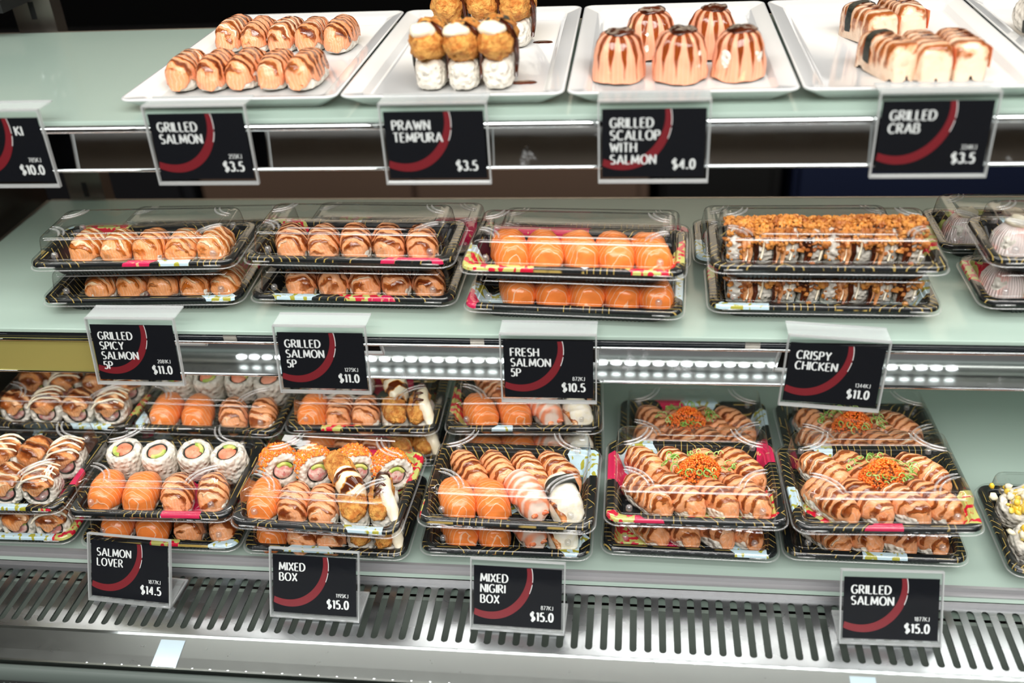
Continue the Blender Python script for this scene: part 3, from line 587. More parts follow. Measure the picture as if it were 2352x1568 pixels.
def lump(c, rad, seed, mat, name, amp=.0015, sc=150, e=1., nb=14, na=24, zmin=None, M_=None):
    b = np.linspace(-PI / 2 + .04, PI / 2 - .04, nb)[:, None]; a = np.linspace(0, 2 * PI, na, False)[None, :]
    cb = spow(np.cos(b), e); P = np.stack([rad[0] * cb * spow(np.cos(a), e), rad[1] * cb * spow(np.sin(a), e), rad[2] * spow(np.sin(b), e) * np.ones_like(a)], -1)
    P = disp(P, amp, sc, seed); P = disp(P, amp * .6, sc * 2.7, seed + 1)
    mb = MB().grid(P, True); mb.f += [tuple(range(na))[::-1], tuple(mb.n - na + k for k in range(na))]; mb.m += [0, 0]
    if M_ is not None: mb.xf(M_)
    mb.v[0] = mb.v[0] + np.array(c)
    if zmin is not None: mb.v[0][:, 2] = np.maximum(mb.v[0][:, 2], zmin)
    return mb.mesh(name, mat)
def band(w, h, y, wy, seed, slant=0, z0=0., th=.0006, a0=-40, a1=220, name='nori_band'):
    A_ = np.linspace(math.radians(a0), math.radians(a1), 26); rows = []
    for yy in (-wy / 2, wy / 2): rows.append([(w / 2 * spow(math.cos(a), .6), y + yy + slant * math.cos(a), max(z0 + h * .5 + h / 2 * spow(math.sin(a), .7), z0)) for a in A_])
    P = disp(np.array(rows), .0005, 200, seed)
    return MB().grid(P).mesh(name, M['nori'])
def drizzle(seed, w, l, z0, h, n, mat, name, r=.0012, cov=70, skew=.004):
    """thin ribbons of sauce laid across the top of a piece"""
    rnd = random.Random(seed); mb = MB()
    for k in range(n):
        y = -l * .36 + l * .72 * (k + .5) / n + rnd.uniform(-.0015, .0015); A_ = np.linspace(-math.radians(cov), math.radians(cov), 11)
        P = [(w / 2 * math.sin(a), y + skew * math.sin(a) + .001 * math.sin(a * 5 + seed + k), z0 + h * math.cos(a) * (abs(math.cos(math.asin(min(1, abs(2 * y / l))))) ** .5)) for a in A_]
        mb.tube(P, [r * .4] + [r * rnd.uniform(.7, 1.2) for _ in range(9)] + [r * .4], 6)
    return mb.mesh(name, mat)
# kinds: each builder parents its parts to root; several variants of each share the meshes
def k_nigiri(mat, w=.028, l=.056, h=.031, hr=.020, A=100, rag=9, arch=.0015, tname='salmon_slice', e1=.5, nori=False):
    def f(root, s):
        link('rice', rice_block(w * .93, l * .92, hr, s), root)
        tp_ = link(tname, topping(w, l, hr * .55, h - hr * .55, s, M[mat], A, e1, .85, rag, arch=arch, name=tname), root)
        if nori: link('nori_band', band(w * 1.06, h * 1.04, 0, .010, s, .003), root)
    return f
def roll_parts(root, s, r=.0165, hh=.0135, fill='pinkfill', M_=Matrix.Identity(4), avo=True, nori=True, ctr=(0, 0)):
    prof = [(.0095, -hh * .98), (r * .80, -hh), (r * .95, -hh * .85), (r, -hh * .5), (r * 1.01, 0), (r, hh * .5), (r * .95, hh * .85), (r * .80, hh), (.0105, hh * .97), (.0098, hh * .8)]
    pr2 = []
    for i in range(len(prof) - 1):
        for k in range(2): pr2.append(tuple(np.array(prof[i]) * (1 - k / 2) + np.array(prof[i + 1]) * k / 2))
    P = grain(lathe(pr2 + [prof[-1]], 48), .0018, 230, s, Vector((0, 0, 0)))
    mb = MB().grid(P, True)
    link('rice', mb.xf(M_).mesh('rice', M['rice']), root)
    if nori: link('nori_sheet', MB().grid(disp(lathe([(.0100, -hh * .9), (.0102, hh * .80), (.0098, hh * .93), (.0088, hh * .92), (.0086, hh * .5)], 32), .0006, 200, s), True).xf(M_).mesh('nori_sheet', M['nori']), root)
    q = disp(lathe([(.0088, -hh * .6), (.0090, hh * .75), (.0080, hh * .92), (.0050, hh * 1.0), (.0004, hh * 1.02)], 24), .0011, 150, s + 2)
    link('filling', MB().grid(q, True).xf(M_).mesh('filling', M[fill]), root)
    if avo:
        A_ = np.linspace(.3, 2.2, 9); cr = MB().grid([[(ra * math.cos(a), ra * math.sin(a), z) for a in A_] for ra, z in ((.0094, hh * .9), (.0090, hh * 1.06), (.0066, hh * 1.06), (.0055, hh * .95))])
        link('avocado', cr.xf(M_).mesh('avocado', M['avocado']), root)
def tiltM(r, hh, deg, yaw=0):
    R_ = Matrix.Rotation(yaw, 4, 'Z') @ Matrix.Rotation(math.radians(deg), 4, 'X'); a = math.radians(deg)
    return Matrix.Translation((0, 0, abs(hh * math.cos(a)) + abs(r * .93 * math.sin(a)))) @ R_
def k_maki(root, s): roll_parts(root, s, .0168, .0148, 'pinkfill', tiltM(.0168, .0148, 7 + 3 * (s % 3), .3 * (s % 3 - 1)) @ Matrix.Rotation(s * 1.3, 4, 'Z'))
def k_roe(root, s):
    r, hh = .0178, .0130; M_ = Matrix.Rotation(.55, 4, 'Z') @ tiltM(r, hh, 82)
    roll_parts(root, s, r, hh, 'crabfill', M_, True, False)
    rnd = random.Random(s); pts = []
    for k in range(330):
        a = rnd.gauss(PI / 2 + .2, .62); h_ = rnd.uniform(-hh, hh) * .95; c = M_ @ Vector((r * 1.03 * math.cos(a), r * 1.03 * math.sin(a), h_)); pts.append(tuple(c))
    o = link('roe_coating', blobs(pts, .00115, rnd, (1, 1)).mesh('roe_coating', M['tobiko']), root)
def k_prawn_stick(front):
    def f(root, s):
        link('rice', rice_block(.0245, .048, .026, s), root)
        link('tempura_prawn', lump((0, -.001, .0365), (.0150, .029, .0150), s, M['tempura'], 'tempura_prawn', .0030, 170, .9, 18, 30), root)
        link('nori_band', band(.0285, .051, .001, .009, s, .005), root)
        if front: link('mayonnaise', lump((-.002, -.018, .0475), (.0105, .009, .0055), s + 5, M['mayo'], 'mayonnaise', .0015, 120), root)
        link('sauce', MB().tube([(.004, -.012, .052), (.011, -.014, .047), (.0150, -.012, .036), (.0150, -.010, .022), (.0135, -.009, .008)], [.002, .0032, .0026, .0020, .0012], 8).mesh('sauce', M['sauce']), root)
    return f
def k_dome(root, s):
    link('scallop_rice', rice_block(.034, .034, .030, s), root)
    e = .62; b = np.linspace(.0, PI / 2 - .03, 16)[:, None]; a = np.linspace(0, 2 * PI, 44, False)[None, :]
    cb = spow(np.cos(b), e * .8); wv = 1 + .03 * np.sin(a * 5 + s) + .02 * np.sin(a * 9 + 2 * s)
    P = np.stack([.0205 * cb * np.cos(a) * wv, .0205 * cb * np.sin(a) * wv, .002 + .036 * spow(np.sin(b), .75) * np.ones_like(a)], -1); P = disp(P, .0016, 110, s)
    P[..., 2] = np.maximum(P[..., 2], .0004)
    mb = MB().grid(P, True); n = 44; mb.f.append(tuple(mb.n - n + k for k in range(n))); mb.m.append(0)
    link('salmon_wrap', mb.mesh('salmon_wrap', M['wrap']), root)
    link('sauce', lump((.001, 0, .0375), (.0115, .0105, .0028), s, M['sauce'], 'sauce', .0015, 160), root)
def k_crab(nori):
    def f(root, s):
        link('rice', rice_block(.024, .050, .017, s), root)
        link('crab_stick', topping(.027, .054, .008, .021, s, M['crab_stick'], 96, .28, .5, 4, .0008, name='crab_stick'), root)
        link('red_skin', MB().grid(disp(np.array([[(.0136, y, z) for y in np.linspace(-.025, .025, 10)] for z in (.009, .014, .019, .024)]), .0006, 200, s), flip=True).mesh('red_skin', M['prawntail']), root)
        link('sauce', drizzle(s, .029, .056, .010, .0195, 5, M['sauce'], 'sauce', .0011, 55), root)
        if nori: link('nori_band', band(.0285, .030, .012, .008, s, .004), root)
    return f
def k_crispy(root, s):
    """slice of a rice roll under fried crumbs"""
    rnd = random.Random(s); r, hh = .0178, .0088; M_ = Matrix.Translation((0, 0, r)) @ Matrix.Rotation(PI / 2, 4, 'Y')
    roll_parts(root, s, r, hh, 'tempura', M_, True, True)
    pts = []
    for k in range(190):
        y = rnd.uniform(-.019, .018); ztop = math.sqrt(max(0, .0205 ** 2 - y * y)); z = r + ztop * rnd.uniform(.9, 1.12) - (rnd.random() ** 4) * .018 * (y < -.006); pts.append((rnd.uniform(-.0115, .0115), y * 1.05, max(z, .004)))
    link('crumbs', blobs(pts, .0019, rnd, (.5, 1.6)).mesh('crumbs', M['crumb'], False), root)
    mb = MB()
    for k in range(2):
        x = rnd.uniform(-.010, .010); mb.tube([(x, -.009, .034), (x, -.0155, .027), (x + .001, -.0185, .018), (x, -.0172, rnd.uniform(.004, .010))], [.002, .0028, .0022, .001], 8)
    link('sauce', mb.mesh('sauce', M['glazed_eel'] if s % 2 else M['sauce']), root)
    mb = MB(); x = rnd.uniform(-.006, .008); mb.tube([(x, -.012, .033), (x + .001, -.0180, .024), (x - .001, -.0190, .012)], [.0008, .0011, .0007], 6)
    link('mayonnaise', mb.mesh('mayonnaise', M['mayo']), root)
def k_kani(root, s):
    e = .7; b = np.linspace(0, PI / 2 - .03, 14)[:, None]; a = np.linspace(0, 2 * PI, 60, False)[None, :]
    P = np.stack([.0200 * spow(np.cos(b), e) * np.cos(a) * (1 + .02 * np.sin(17 * a + s)), .0185 * spow(np.cos(b), e) * np.sin(a), .029 * spow(np.sin(b), .8) * np.ones_like(a)], -1)
    P = disp(P, .0010, 120, s); P[..., 2] = np.maximum(P[..., 2], 0)
    link('crab_strands', MB().grid(P, True).mesh('crab_strands', M['crab']), root)
    link('rice', rice_block(.034, .030, .024, s), root)
    link('mayonnaise', lump((0, 0, .0300), (.010, .009, .0045), s, M['mayo'], 'mayonnaise'), root)
    link('avocado', lump((.011, -.0160, .010), (.004, .003, .008), s, M['avocado'], 'avocado', .0006), root)
def k_prawn(root, s):
    link('rice', rice_block(.025, .048, .020, s), root)
    link('prawn_body', topping(.028, .056, .010, .021, s, M['prawn'], 88, .62, .9, 10, .0010, -.25, name='prawn_body'), root)
    mb = MB()
    for sg in (-1, 1): mb.tube([(0, -.019, .014), (sg * .002, -.023, .012), (sg * .005, -.0265, .0115), (sg * .008, -.029, .012)], [.004, .0042, .0032, .0008], 8)
    link('prawn_tail', mb.mesh('prawn_tail', M['prawntail']), root)
def k_fish(root, s):
    link('rice', rice_block(.025, .046, .020, s), root)
    link('fish_slice', topping(.0285, .054, .010, .021, s, M['whitefish'], 100, .5, .85, 6, name='fish_slice'), root)
    link('nori_band', band(.0295, .0325, .006, .012, s, .002), root)
    link('brown_skin', MB().tube([(-.0125, -.004, .018), (-.011, -.016, .021), (-.008, -.0255, .016), (-.0075, -.0268, .007)], [.002, .003, .003, .002], 8).mesh('brown_skin', M['glazed_eel']), root)
def k_tempura_rice(root, s):
    link('rice', rice_block(.027, .046, .019, s), root)
    link('tempura_prawn', lump((0, -.002, .024), (.0125, .027, .0090), s, M['tempura'], 'tempura_prawn', .0030, 170, .9, 16, 28), root)
    link('nori_band', band(.0290, .033, .010, .012, s, 0), root)
def k_tempura_mayo(root, s):
    link('rice', rice_block(.025, .048, .018, s), root)
    link('tempura_prawn', lump((-.002, -.002, .023), (.0115, .028, .0095), s, M['tempura'], 'tempura_prawn', .0030, 170, .9, 16, 28), root)
    P = [(.000, .018, .032), (.002, .006, .034), (.004, -.006, .033), (.007, -.016, .029), (.010, -.0205, .022), (.0105, -.0235, .014)]
    link('mayonnaise', MB().tube(P, [.003, .006, .0055, .0065, .0060, .003], 10).mesh('mayonnaise', M['mayo']), root)
    link('sauce', drizzle(s, .014, .046, .024, .0165, 4, M['sauce'], 'sauce', .0016, 60, .002), root)
def k_fried_prawn(root, s):
    """whole battered prawn lying along its own y axis, mayonnaise and sauce on the near half"""
    link('batter', lump((0, .012, .012), (.0125, .026, .0110), s, M['tempura'], 'batter', .0030, 170, .9, 18, 28), root)
    P = [(0, .006, .0150), (0, -.002, .0160), (0, -.012, .0150), (.001, -.022, .0115), (.001, -.032, .007)]
    link('mayonnaise', MB().tube(P, [.009, .0125, .0122, .0100, .005], 14).mesh('mayonnaise', M['glazed_mayo']), root)
t = NT('sauced_mayonnaise'); v = t.obj(2.0); sp = t.n('SeparateXYZ', {0: v}); w = t.math('ADD', t.math('SINE', t.math('MULTIPLY', t.math('ADD', sp.outputs[1], t.math('MULTIPLY', t.noise(v, 60), .015)), 430.)), t.math('MULTIPLY', t.math('SUBTRACT', t.noise(v, 90), .5), 1.5))
sm = t.step(w, .1, .5); c = t.mix(t.step(w, -.25, .1), (.95, .88, .66), (.72, .30, .03)); M['glazed_mayo'] = t.pbr(color=t.mix(sm, c, (.10, .018, .005)), rough=t.mixf(sm, .3, .1), coat=.4)
def k_eelroll(root, s):
    r, hh = .0165, .0130; M_ = tiltM(r, hh, 80)
    roll_parts(root, s, r, hh, 'crabfill', M_, True, True)
    link('eel_topping', topping(.034, .036, .0235, .0135, s, M['glazed_eel'], 74, .75, .9, 14, .0022, drop=.003, name='eel_topping'), root)
    if s % 2: link('mayonnaise', drizzle(s, .036, .038, .021, .018, 4, M['mayo'], 'mayonnaise', .0012, 60), root)
def k_cornroll(root, s):
    r, hh = .0165, .0125; roll_parts(root, s, r, hh, 'crabfill', tiltM(r, hh, 20), False, True); rnd = random.Random(s)
    link('corn_topping', blobs([(rnd.gauss(0, .008), rnd.gauss(-.004, .008), .028 + rnd.uniform(-.006, .009)) for _ in range(34)], .0036, rnd, (.7, 1.2)).mesh('corn_topping', M['corn']), root)
    link('mayonnaise', blobs([(rnd.gauss(0, .008), rnd.gauss(-.002, .007), .033 + rnd.uniform(-.004, .006)) for _ in range(16)], .0030, rnd, (.5, 1.6)).mesh('mayonnaise', M['mayo']), root)
def k_avoroll(root, s):
    r, hh = .0165, .0150; roll_parts(root, s, r, hh, 'crabfill', tiltM(r, hh, 75), True, True)
    link('corn_topping', lump((.004, -.004, .034), (.010, .008, .006), s, M['corn'], 'corn_topping'), root)
    link('nori_band', band(.033, .038, -.004, .008, s, .003), root)
    link('avocado', lump((.012, -.012, .022), (.006, .006, .008), s, M['avocado'], 'avocado'), root)
KINDS = {
 'glazed': ('salmon_nigiri', 'nigiri', k_nigiri('glazed_salmon', .0265, .053, .0275, .017, 94, 9, .0, 'salmon_slice', .62)),
 'orange': ('salmon_nigiri', 'nigiri', k_nigiri('torched_salmon_orange', .0300, .0440, .0275, .018, 92, 10, .001, 'salmon_slice', .70)),
 'torch': ('salmon_nigiri', 'nigiri', k_nigiri('torched_salmon', .0295, .0470, .0280, .018, 92, 11, .001, 'salmon_slice', .70)),
 'torchl': ('salmon_nigiri', 'nigiri', k_nigiri('torched_salmon', .0258, .0570, .0285, .017, 88, 13, .001, 'salmon_slice', .72)),
 'fresh': ('salmon_nigiri', 'nigiri', k_nigiri('salmon', .0312, .0480, .0290, .017, 97, 8, .001, 'salmon_slice', .68)),
 'maki': ('salmon_roll', 'sushi roll', k_maki), 'roe': ('roe_roll', 'sushi roll', k_roe),
 'stickf': ('tempura_nigiri', 'nigiri', k_prawn_stick(True)), 'stick': ('tempura_nigiri', 'nigiri', k_prawn_stick(False)),
 'dome': ('scallop_dome', 'sushi', k_dome), 'crab': ('crab_nigiri', 'nigiri', k_crab(False)), 'crabn': ('crab_nigiri', 'nigiri', k_crab(True)),
 'crispy': ('crispy_roll', 'sushi roll', k_crispy), 'kani': ('crab_salad_roll', 'sushi roll', k_kani), 'prawn': ('prawn_nigiri', 'nigiri', k_prawn), 'fish': ('fish_nigiri', 'nigiri', k_fish),
 'trice': ('tempura_nigiri', 'nigiri', k_tempura_rice), 'tmayo': ('tempura_nigiri', 'nigiri', k_tempura_mayo), 'fried': ('fried_prawn', 'fried prawn', k_fried_prawn),
 'eel': ('eel_roll', 'sushi roll', k_eelroll), 'corn': ('corn_roll', 'sushi roll', k_cornroll), 'avo': ('avocado_roll', 'sushi roll', k_avoroll)}
rj = random.Random(11)
_pro = {}; _cnt = {}
def food(kind, x, y, z, yaw, label, group, nvar=4):
    i = _cnt.get(kind, 0); _cnt[kind] = i + 1; key = (kind, i % nvar); nm, cat, fn = KINDS[kind]
    if key not in _pro:
        r = thing(nm, label, cat, (x, y, z), yaw, group); fn(r, i % nvar + 1 + 7 * list(KINDS).index(kind)); _pro[key] = r
    else:
        r = copy_tree(_pro[key]); r.location = (x, y, z); r.rotation_euler = (0, 0, yaw); tag(r, label, cat, group)
    k = 1 + rj.uniform(-.03, .03); r.scale = (k, k, 1 + rj.uniform(-.03, .02)); return r
ORD = ['first', 'second', 'third', 'fourth', 'fifth', 'sixth', 'seventh', 'eighth']
def row(kind, pts, z, yaw, text, group, dy=0.):
    """text has {o} for the ordinal from the left"""
    n = len(pts)
    for i, (x, y) in enumerate(pts):
        k = kind[i] if isinstance(kind, (list, tuple)) else kind; ya = yaw[i] if isinstance(yaw, (list, tuple)) else yaw
        tx = text[i] if isinstance(text, (list, tuple)) else text.format(o=ORD[i])
        food(k, x, y + dy, z, math.radians(ya + rj.uniform(-3, 3)), tx, group)
# ---- top plates
PZ = TOP + .0041
row('glazed', [(-.3725, .7915), (-.3465, .7905), (-.3215, .794), (-.2955, .7905), (-.2695, .789)], PZ, -3, '{o} glazed salmon nigiri from the left, front row of the top-left plate', 'glazed salmon nigiri on the left plate')
row('glazed', [(-.372, .905), (-.347, .902), (-.321, .900), (-.295, .897), (-.2685, .894)], PZ, -4, '{o} glazed salmon nigiri from the left, back row of the top-left plate', 'glazed salmon nigiri on the left plate')
row('stickf', [(-.1630, .783), (-.1365, .781), (-.1100, .783)], PZ, -3, '{o} mayonnaise-topped tempura nigiri from the left, front row of the tempura plate', 'prawn tempura nigiri on the plate')
row('stick', [(-.1680, .905), (-.1370, .907), (-.1070, .900)], PZ, -3, '{o} tempura nigiri from the left, back row of the tempura plate', 'prawn tempura nigiri on the plate')
row('dome', [(-.0165, .789), (.031, .786), (.0765, .789)], PZ, 0, '{o} salmon scallop dome from the left, front row on the plate', 'scallop domes on the plate')
row('dome', [(.0085, .850), (.0585, .848)], PZ, 40, ['left-hand salmon scallop dome in the back row on the plate', 'right-hand salmon scallop dome in the back row on the plate'], 'scallop domes on the plate')
row(['crabn', 'crab', 'crab'], [(.1880, .792), (.2135, .787), (.2405, .793)], PZ, [22, 12, 8], ['front crab nigiri at the left with a black seaweed band', 'middle crab nigiri in the front row of the crab plate', 'right crab nigiri in the front row of the crab plate'], 'crab nigiri on the plate')
row(['crabn', 'crab'], [(.1905, .885), (.2200, .902)], PZ, [22, 12], ['back crab nigiri at the left with a black seaweed band', 'back crab nigiri at the right showing its white end'], 'crab nigiri on the plate')
food('avo', .326, .885, PZ, .3, 'avocado and corn roll on the plate in the top right corner', None)
for (x, y, r_, lb) in [(-.0915, .783, .0085, 'dark sauce drip beside the front tempura nigiri on the plate'), (-.086, .900, .007, 'dark sauce drip beside the back right tempura nigiri')]:
    a = np.linspace(0, 2 * PI, 20, False); P = np.array([[(x + r_ * k * math.cos(b) * 1.3, y + r_ * k * .6 * math.sin(b), h_) for b in a] for k, h_ in ((1, 0), (.9, .0008), (.5, .0013), (.02, .0014))])
    o = link('sauce_drip', MB().grid(P, True).mesh('sauce_drip', M['sauce'])); o.location = (0, 0, PZ); tag(o, lb, 'sauce')
# ---- middle shelf
rad = math.radians
MIDB = [  # x, y, yaw (upper), x, y, yaw (lower), kind, description, tag words
 (-.441, .775, 2.2, -.444, .780, 2.5, 'orange', 'orange torched salmon nigiri', 'GRILLED SPICY SALMON tag', -.4335, 4),
 (-.247, .784, -1.6, -.249, .786, -1.0, 'torch', 'sauce-striped salmon nigiri', 'middle GRILLED SALMON tag', -.247, 16),
 (-.052, .767, -2.9, -.052, .770, -3.2, 'fresh', 'fresh orange salmon nigiri', 'FRESH SALMON tag', -.048, 18)]
for (xu, yu, au, xl, yl, al, kd, ds, tg, fx, fy) in MIDB:
    for lev, (x, y, a) in (('lower', (xl, yl, al)), ('upper', (xu, yu, au))):
        z = MID + (0 if lev == 'lower' else PITCH[LONG])
        sushi_box(LONG, (x, y, z), rad(a), f'{lev} long box of five {ds} above the {tg}', 'long sushi boxes on the middle shelf')
        pts = []
        for k in range(5):
            lx = (k - 2) * .0298 + (fx - xu) + (.004 if lev == 'lower' else 0); ly = -.004; pts.append((x + lx * math.cos(rad(a)) - ly * math.sin(rad(a)), y + ly * math.cos(rad(a)) + lx * math.sin(rad(a))))
        row(kd, pts, z + .0026, fy, '{o} ' + ds + f' from the left, {lev} box by the {tg}', f'{ds} in {lev} long box')
for lev, (x, y, a) in (('lower', (.154, .777, -.6)), ('upper', (.153, .774, -.5))):
    z = MID + (0 if lev == 'lower' else PITCH[LONG])
    sushi_box(LONG, (x, y, z), rad(a), f'{lev} long box of crumb-covered crispy rolls above the CRISPY CHICKEN tag', 'long sushi boxes on the middle shelf')
    row('crispy', [(x + (k - 3.5) * .0195 + (.0 if lev == 'lower' else -.001), y - .002) for k in range(8)], z + .0026, 0, '{o} crispy crumb roll from the left in the ' + lev + ' long box', f'crispy rolls in {lev} long box')
for lev, (x, y) in (('lower', (.3735, .789)), ('upper', (.3735, .788))):
    z = MID + (0 if lev == 'lower' else PITCH[LONG])
    sushi_box(LONG, (x, y, z), 0, f'{lev} long box of white crab salad rolls cut by the right edge', 'long sushi boxes on the middle shelf')
    row('kani', [(x - .0640 + k * .041, y + .001) for k in range(4)], z + .0026, 20, '{o} white crab salad roll from the left in the ' + lev + ' box at the right edge', f'crab salad rolls in {lev} box')
sushi_box(LONG, (.365, .890, MID), 0, 'single long box of crab salad rolls behind the right edge stack', 'long sushi boxes on the middle shelf')
row('kani', [(.302 + k * .041, .890) for k in range(4)], MID + .0026, 200, '{o} crab salad roll from the left in the back right box', 'crab salad rolls in back box')
for (x, y, a, ds) in [(-.424, .868, 1.5, 'box behind the orange torched salmon stack'), (-.234, .874, -1, 'box behind the sauce-striped salmon stack'), (-.0445, .858, -2.5, 'box behind the fresh orange salmon stack'), (.146, .865, 0, 'box behind the crispy roll stack')]:
    sushi_box(LONG, (x, y, MID), rad(a), f'single long clear-lidded {ds}', 'long sushi boxes on the middle shelf')
# ---- bottom deck
UP = PITCH[BIG]
def big(x, y, yaw, lev, label): return sushi_box(BIG, (x, y, LOW + (UP if lev else 0)), rad(yaw), label, 'large sushi boxes on the bottom deck')
FZ, FZU = LOW + .0026, LOW + UP + .0026
big(-.606, .708, 1.0, 0, 'lower front box of eel rolls at the left edge'); big(-.600, .701, 1.0, 1, 'upper front box of glazed eel rolls at the left edge')
big(-.441, .708, .3, 0, 'lower salmon box behind the SALMON LOVER tag'); big(-.437, .699, 1.2, 1, 'upper box of white rolls and salmon above the SALMON LOVER tag')
big(-.280, .707, -.7, 0, 'lower mixed box behind the MIXED BOX tag'); big(-.277, .691, -2.4, 1, 'upper mixed box with roe rolls and fried prawn above MIXED BOX tag')
big(-.115, .715, .2, 0, 'lower nigiri box behind the MIXED NIGIRI BOX tag'); big(-.110, .704, -1.0, 1, 'upper mixed nigiri box above the MIXED NIGIRI BOX tag')
big(.051, .724, -.9, 0, 'lower torched salmon box left of the bottom GRILLED SALMON tag'); big(.053, .716, .6, 1, 'upper torched salmon box with roe mound, left one of two')
big(.211, .727, -.2, 0, 'lower torched salmon box behind the bottom GRILLED SALMON tag'); big(.212, .716, 2.2, 1, 'upper torched salmon box with roe mound above GRILLED SALMON tag')
big(.3965, .717, 0, 0, 'single box of corn topped rolls at the right edge')
# left edge box
for lev, z in (('lower', FZ), ('upper', FZU)):
    g = f'eel rolls in the {lev} front left box'
    row('eel', [(-.648, .712), (-.612, .714), (-.580, .716), (-.548, .716)], z, 10, '{o} eel roll from the left, back row of the ' + lev + ' left-edge box', g)
    row('eel', [(-.655, .674), (-.621, .674), (-.586, .674), (-.552, .675)], z, 10, '{o} eel roll from the left, front row of the ' + lev + ' left-edge box', g)
# salmon lover
g = 'pieces in the upper SALMON LOVER box'
row('maki', [(-.489, .720), (-.4535, .718), (-.4185, .721), (-.3835, .719)], FZU, 0, '{o} white salmon roll from the left in the upper SALMON LOVER box', g)
row(['fresh', 'fresh', 'torch', 'torch'], [(-.4895, .676), (-.4555, .676), (-.4200, .676), (-.3860, .678)], FZU, [6, 10, 20, 22], ['left fresh salmon nigiri in the upper SALMON LOVER box', 'right fresh salmon nigiri in the upper SALMON LOVER box', 'left torched salmon nigiri in the upper SALMON LOVER box', 'right torched salmon nigiri in the upper SALMON LOVER box'], g)
g = 'pieces in the lower SALMON LOVER box'
row(['fresh', 'fresh', 'torch', 'torch'], [(-.491, .684), (-.457, .684), (-.421, .684), (-.387, .685)], FZ, [6, 10, 18, 18], ['left fresh salmon nigiri in the lower SALMON LOVER box', 'right fresh salmon nigiri in the lower SALMON LOVER box', 'left torched salmon nigiri in the lower SALMON LOVER box', 'right torched salmon nigiri in the lower SALMON LOVER box'], g)
# mixed box
g = 'pieces in the upper MIXED BOX'
row('roe', [(-.333, .716), (-.2985, .714), (-.2600, .716), (-.2245, .714)], FZU, 0, '{o} orange roe roll from the left in the upper MIXED BOX', g)
MB5 = ['fresh salmon nigiri in the {} MIXED BOX', 'torched salmon nigiri beside the fresh salmon in the {} MIXED BOX', 'torched salmon nigiri beside the tempura in the {} MIXED BOX', 'tempura prawn nigiri in the front row of the {} MIXED BOX', 'mayonnaise and sauce topped tempura nigiri in the {} MIXED BOX']
row(['fresh', 'torch', 'torch', 'trice', 'tmayo'], [(-.3345, .672), (-.3055, .668), (-.2775, .667), (-.2495, .666), (-.2225, .671)], FZU, [6, 12, 12, 20, 8], [s.format('upper') for s in MB5], g)
f_ = food('fried', -.2600, .6860, FZU + .0165, rad(34), 'battered prawn with mayonnaise lying across the upper MIXED BOX', None); f_.rotation_euler = (rad(6), 0, rad(34))
row(['fresh', 'torch', 'torch', 'trice', 'tmayo'], [(-.337, .682), (-.308, .680), (-.280, .680), (-.252, .680), (-.224, .682)], FZ, [6, 12, 12, 15, 8], [s.format('lower') for s in MB5], 'pieces in the lower MIXED BOX')
# mixed nigiri box
g = 'pieces in the upper MIXED NIGIRI BOX'
row('torchl', [(-.1525, .722), (-.1245, .722), (-.0965, .723), (-.0690, .724)], FZU, [34, 36, 34, 42], '{o} torched salmon nigiri from the left in the upper MIXED NIGIRI BOX', g)
NB4 = ['left fresh salmon nigiri in the {} MIXED NIGIRI BOX', 'right fresh salmon nigiri in the {} MIXED NIGIRI BOX', 'pink prawn nigiri in the {} MIXED NIGIRI BOX', 'white fish nigiri with seaweed band in the {} MIXED NIGIRI BOX']
row(['fresh', 'fresh', 'prawn', 'fish'], [(-.1575, .681), (-.1265, .681), (-.0955, .690), (-.0615, .686)], FZU, [26, 24, 30, 20], [s.format('upper') for s in NB4], g)
row(['fresh', 'fresh', 'prawn', 'fish'], [(-.161, .692), (-.130, .692), (-.099, .701), (-.067, .697)], FZ, [26, 24, 30, 20], [s.format('lower') for s in NB4], 'pieces in the lower MIXED NIGIRI BOX')
# grilled salmon boxes with roe and scallion
def garnish(x, y, z, seed, where):
    rnd = random.Random(seed)
    pts = []
    for k in range(780):
        a = rnd.uniform(0, 6.283); q = math.sqrt(rnd.random()); pts.append((q * .0205 * math.cos(a), q * .0145 * math.sin(a), .0120 * (1 - q * q) + rnd.uniform(-.002, .001) - .006 * q))
    o = link('roe_mound', blobs(pts, .00105, rnd, (1, 1)).mesh('roe_mound', M['tobikored'])); o.location = (x, y, z); o.rotation_euler = (0, 0, .3)
    tag(o, f'mound of red orange roe in the {where}', 'fish roe', None, 'stuff')
    mb = MB()
    for k in range(34):
        a = rnd.uniform(0, 6.283); q = rnd.uniform(.95, 1.5); c = Vector((.0215 * q * math.cos(a), .0125 * q * math.sin(a), .003 - .004 * (q - 1) + rnd.uniform(-.001, .003))); r_ = rnd.uniform(.0016, .0036)
        R_ = Matrix.Rotation(rnd.uniform(-.8, .8), 3, 'X') @ Matrix.Rotation(rnd.uniform(-.8, .8), 3, 'Y'); n = rnd.choice((7, 10, 12)); sw_ = rnd.uniform(2.5, 6.3)
        mb.tube([tuple(c + R_ @ Vector((r_ * math.cos(sw_ * i / n), r_ * math.sin(sw_ * i / n) * 1.3, 0))) for i in range(n + 1)], .00055, 5)
    o = link('scallion_slices', mb.mesh('scallion_slices', M['scallion'])); o.location = (x, y, z)
    tag(o, f'green scallion slices around the roe in the {where}', 'scallion', None, 'stuff')
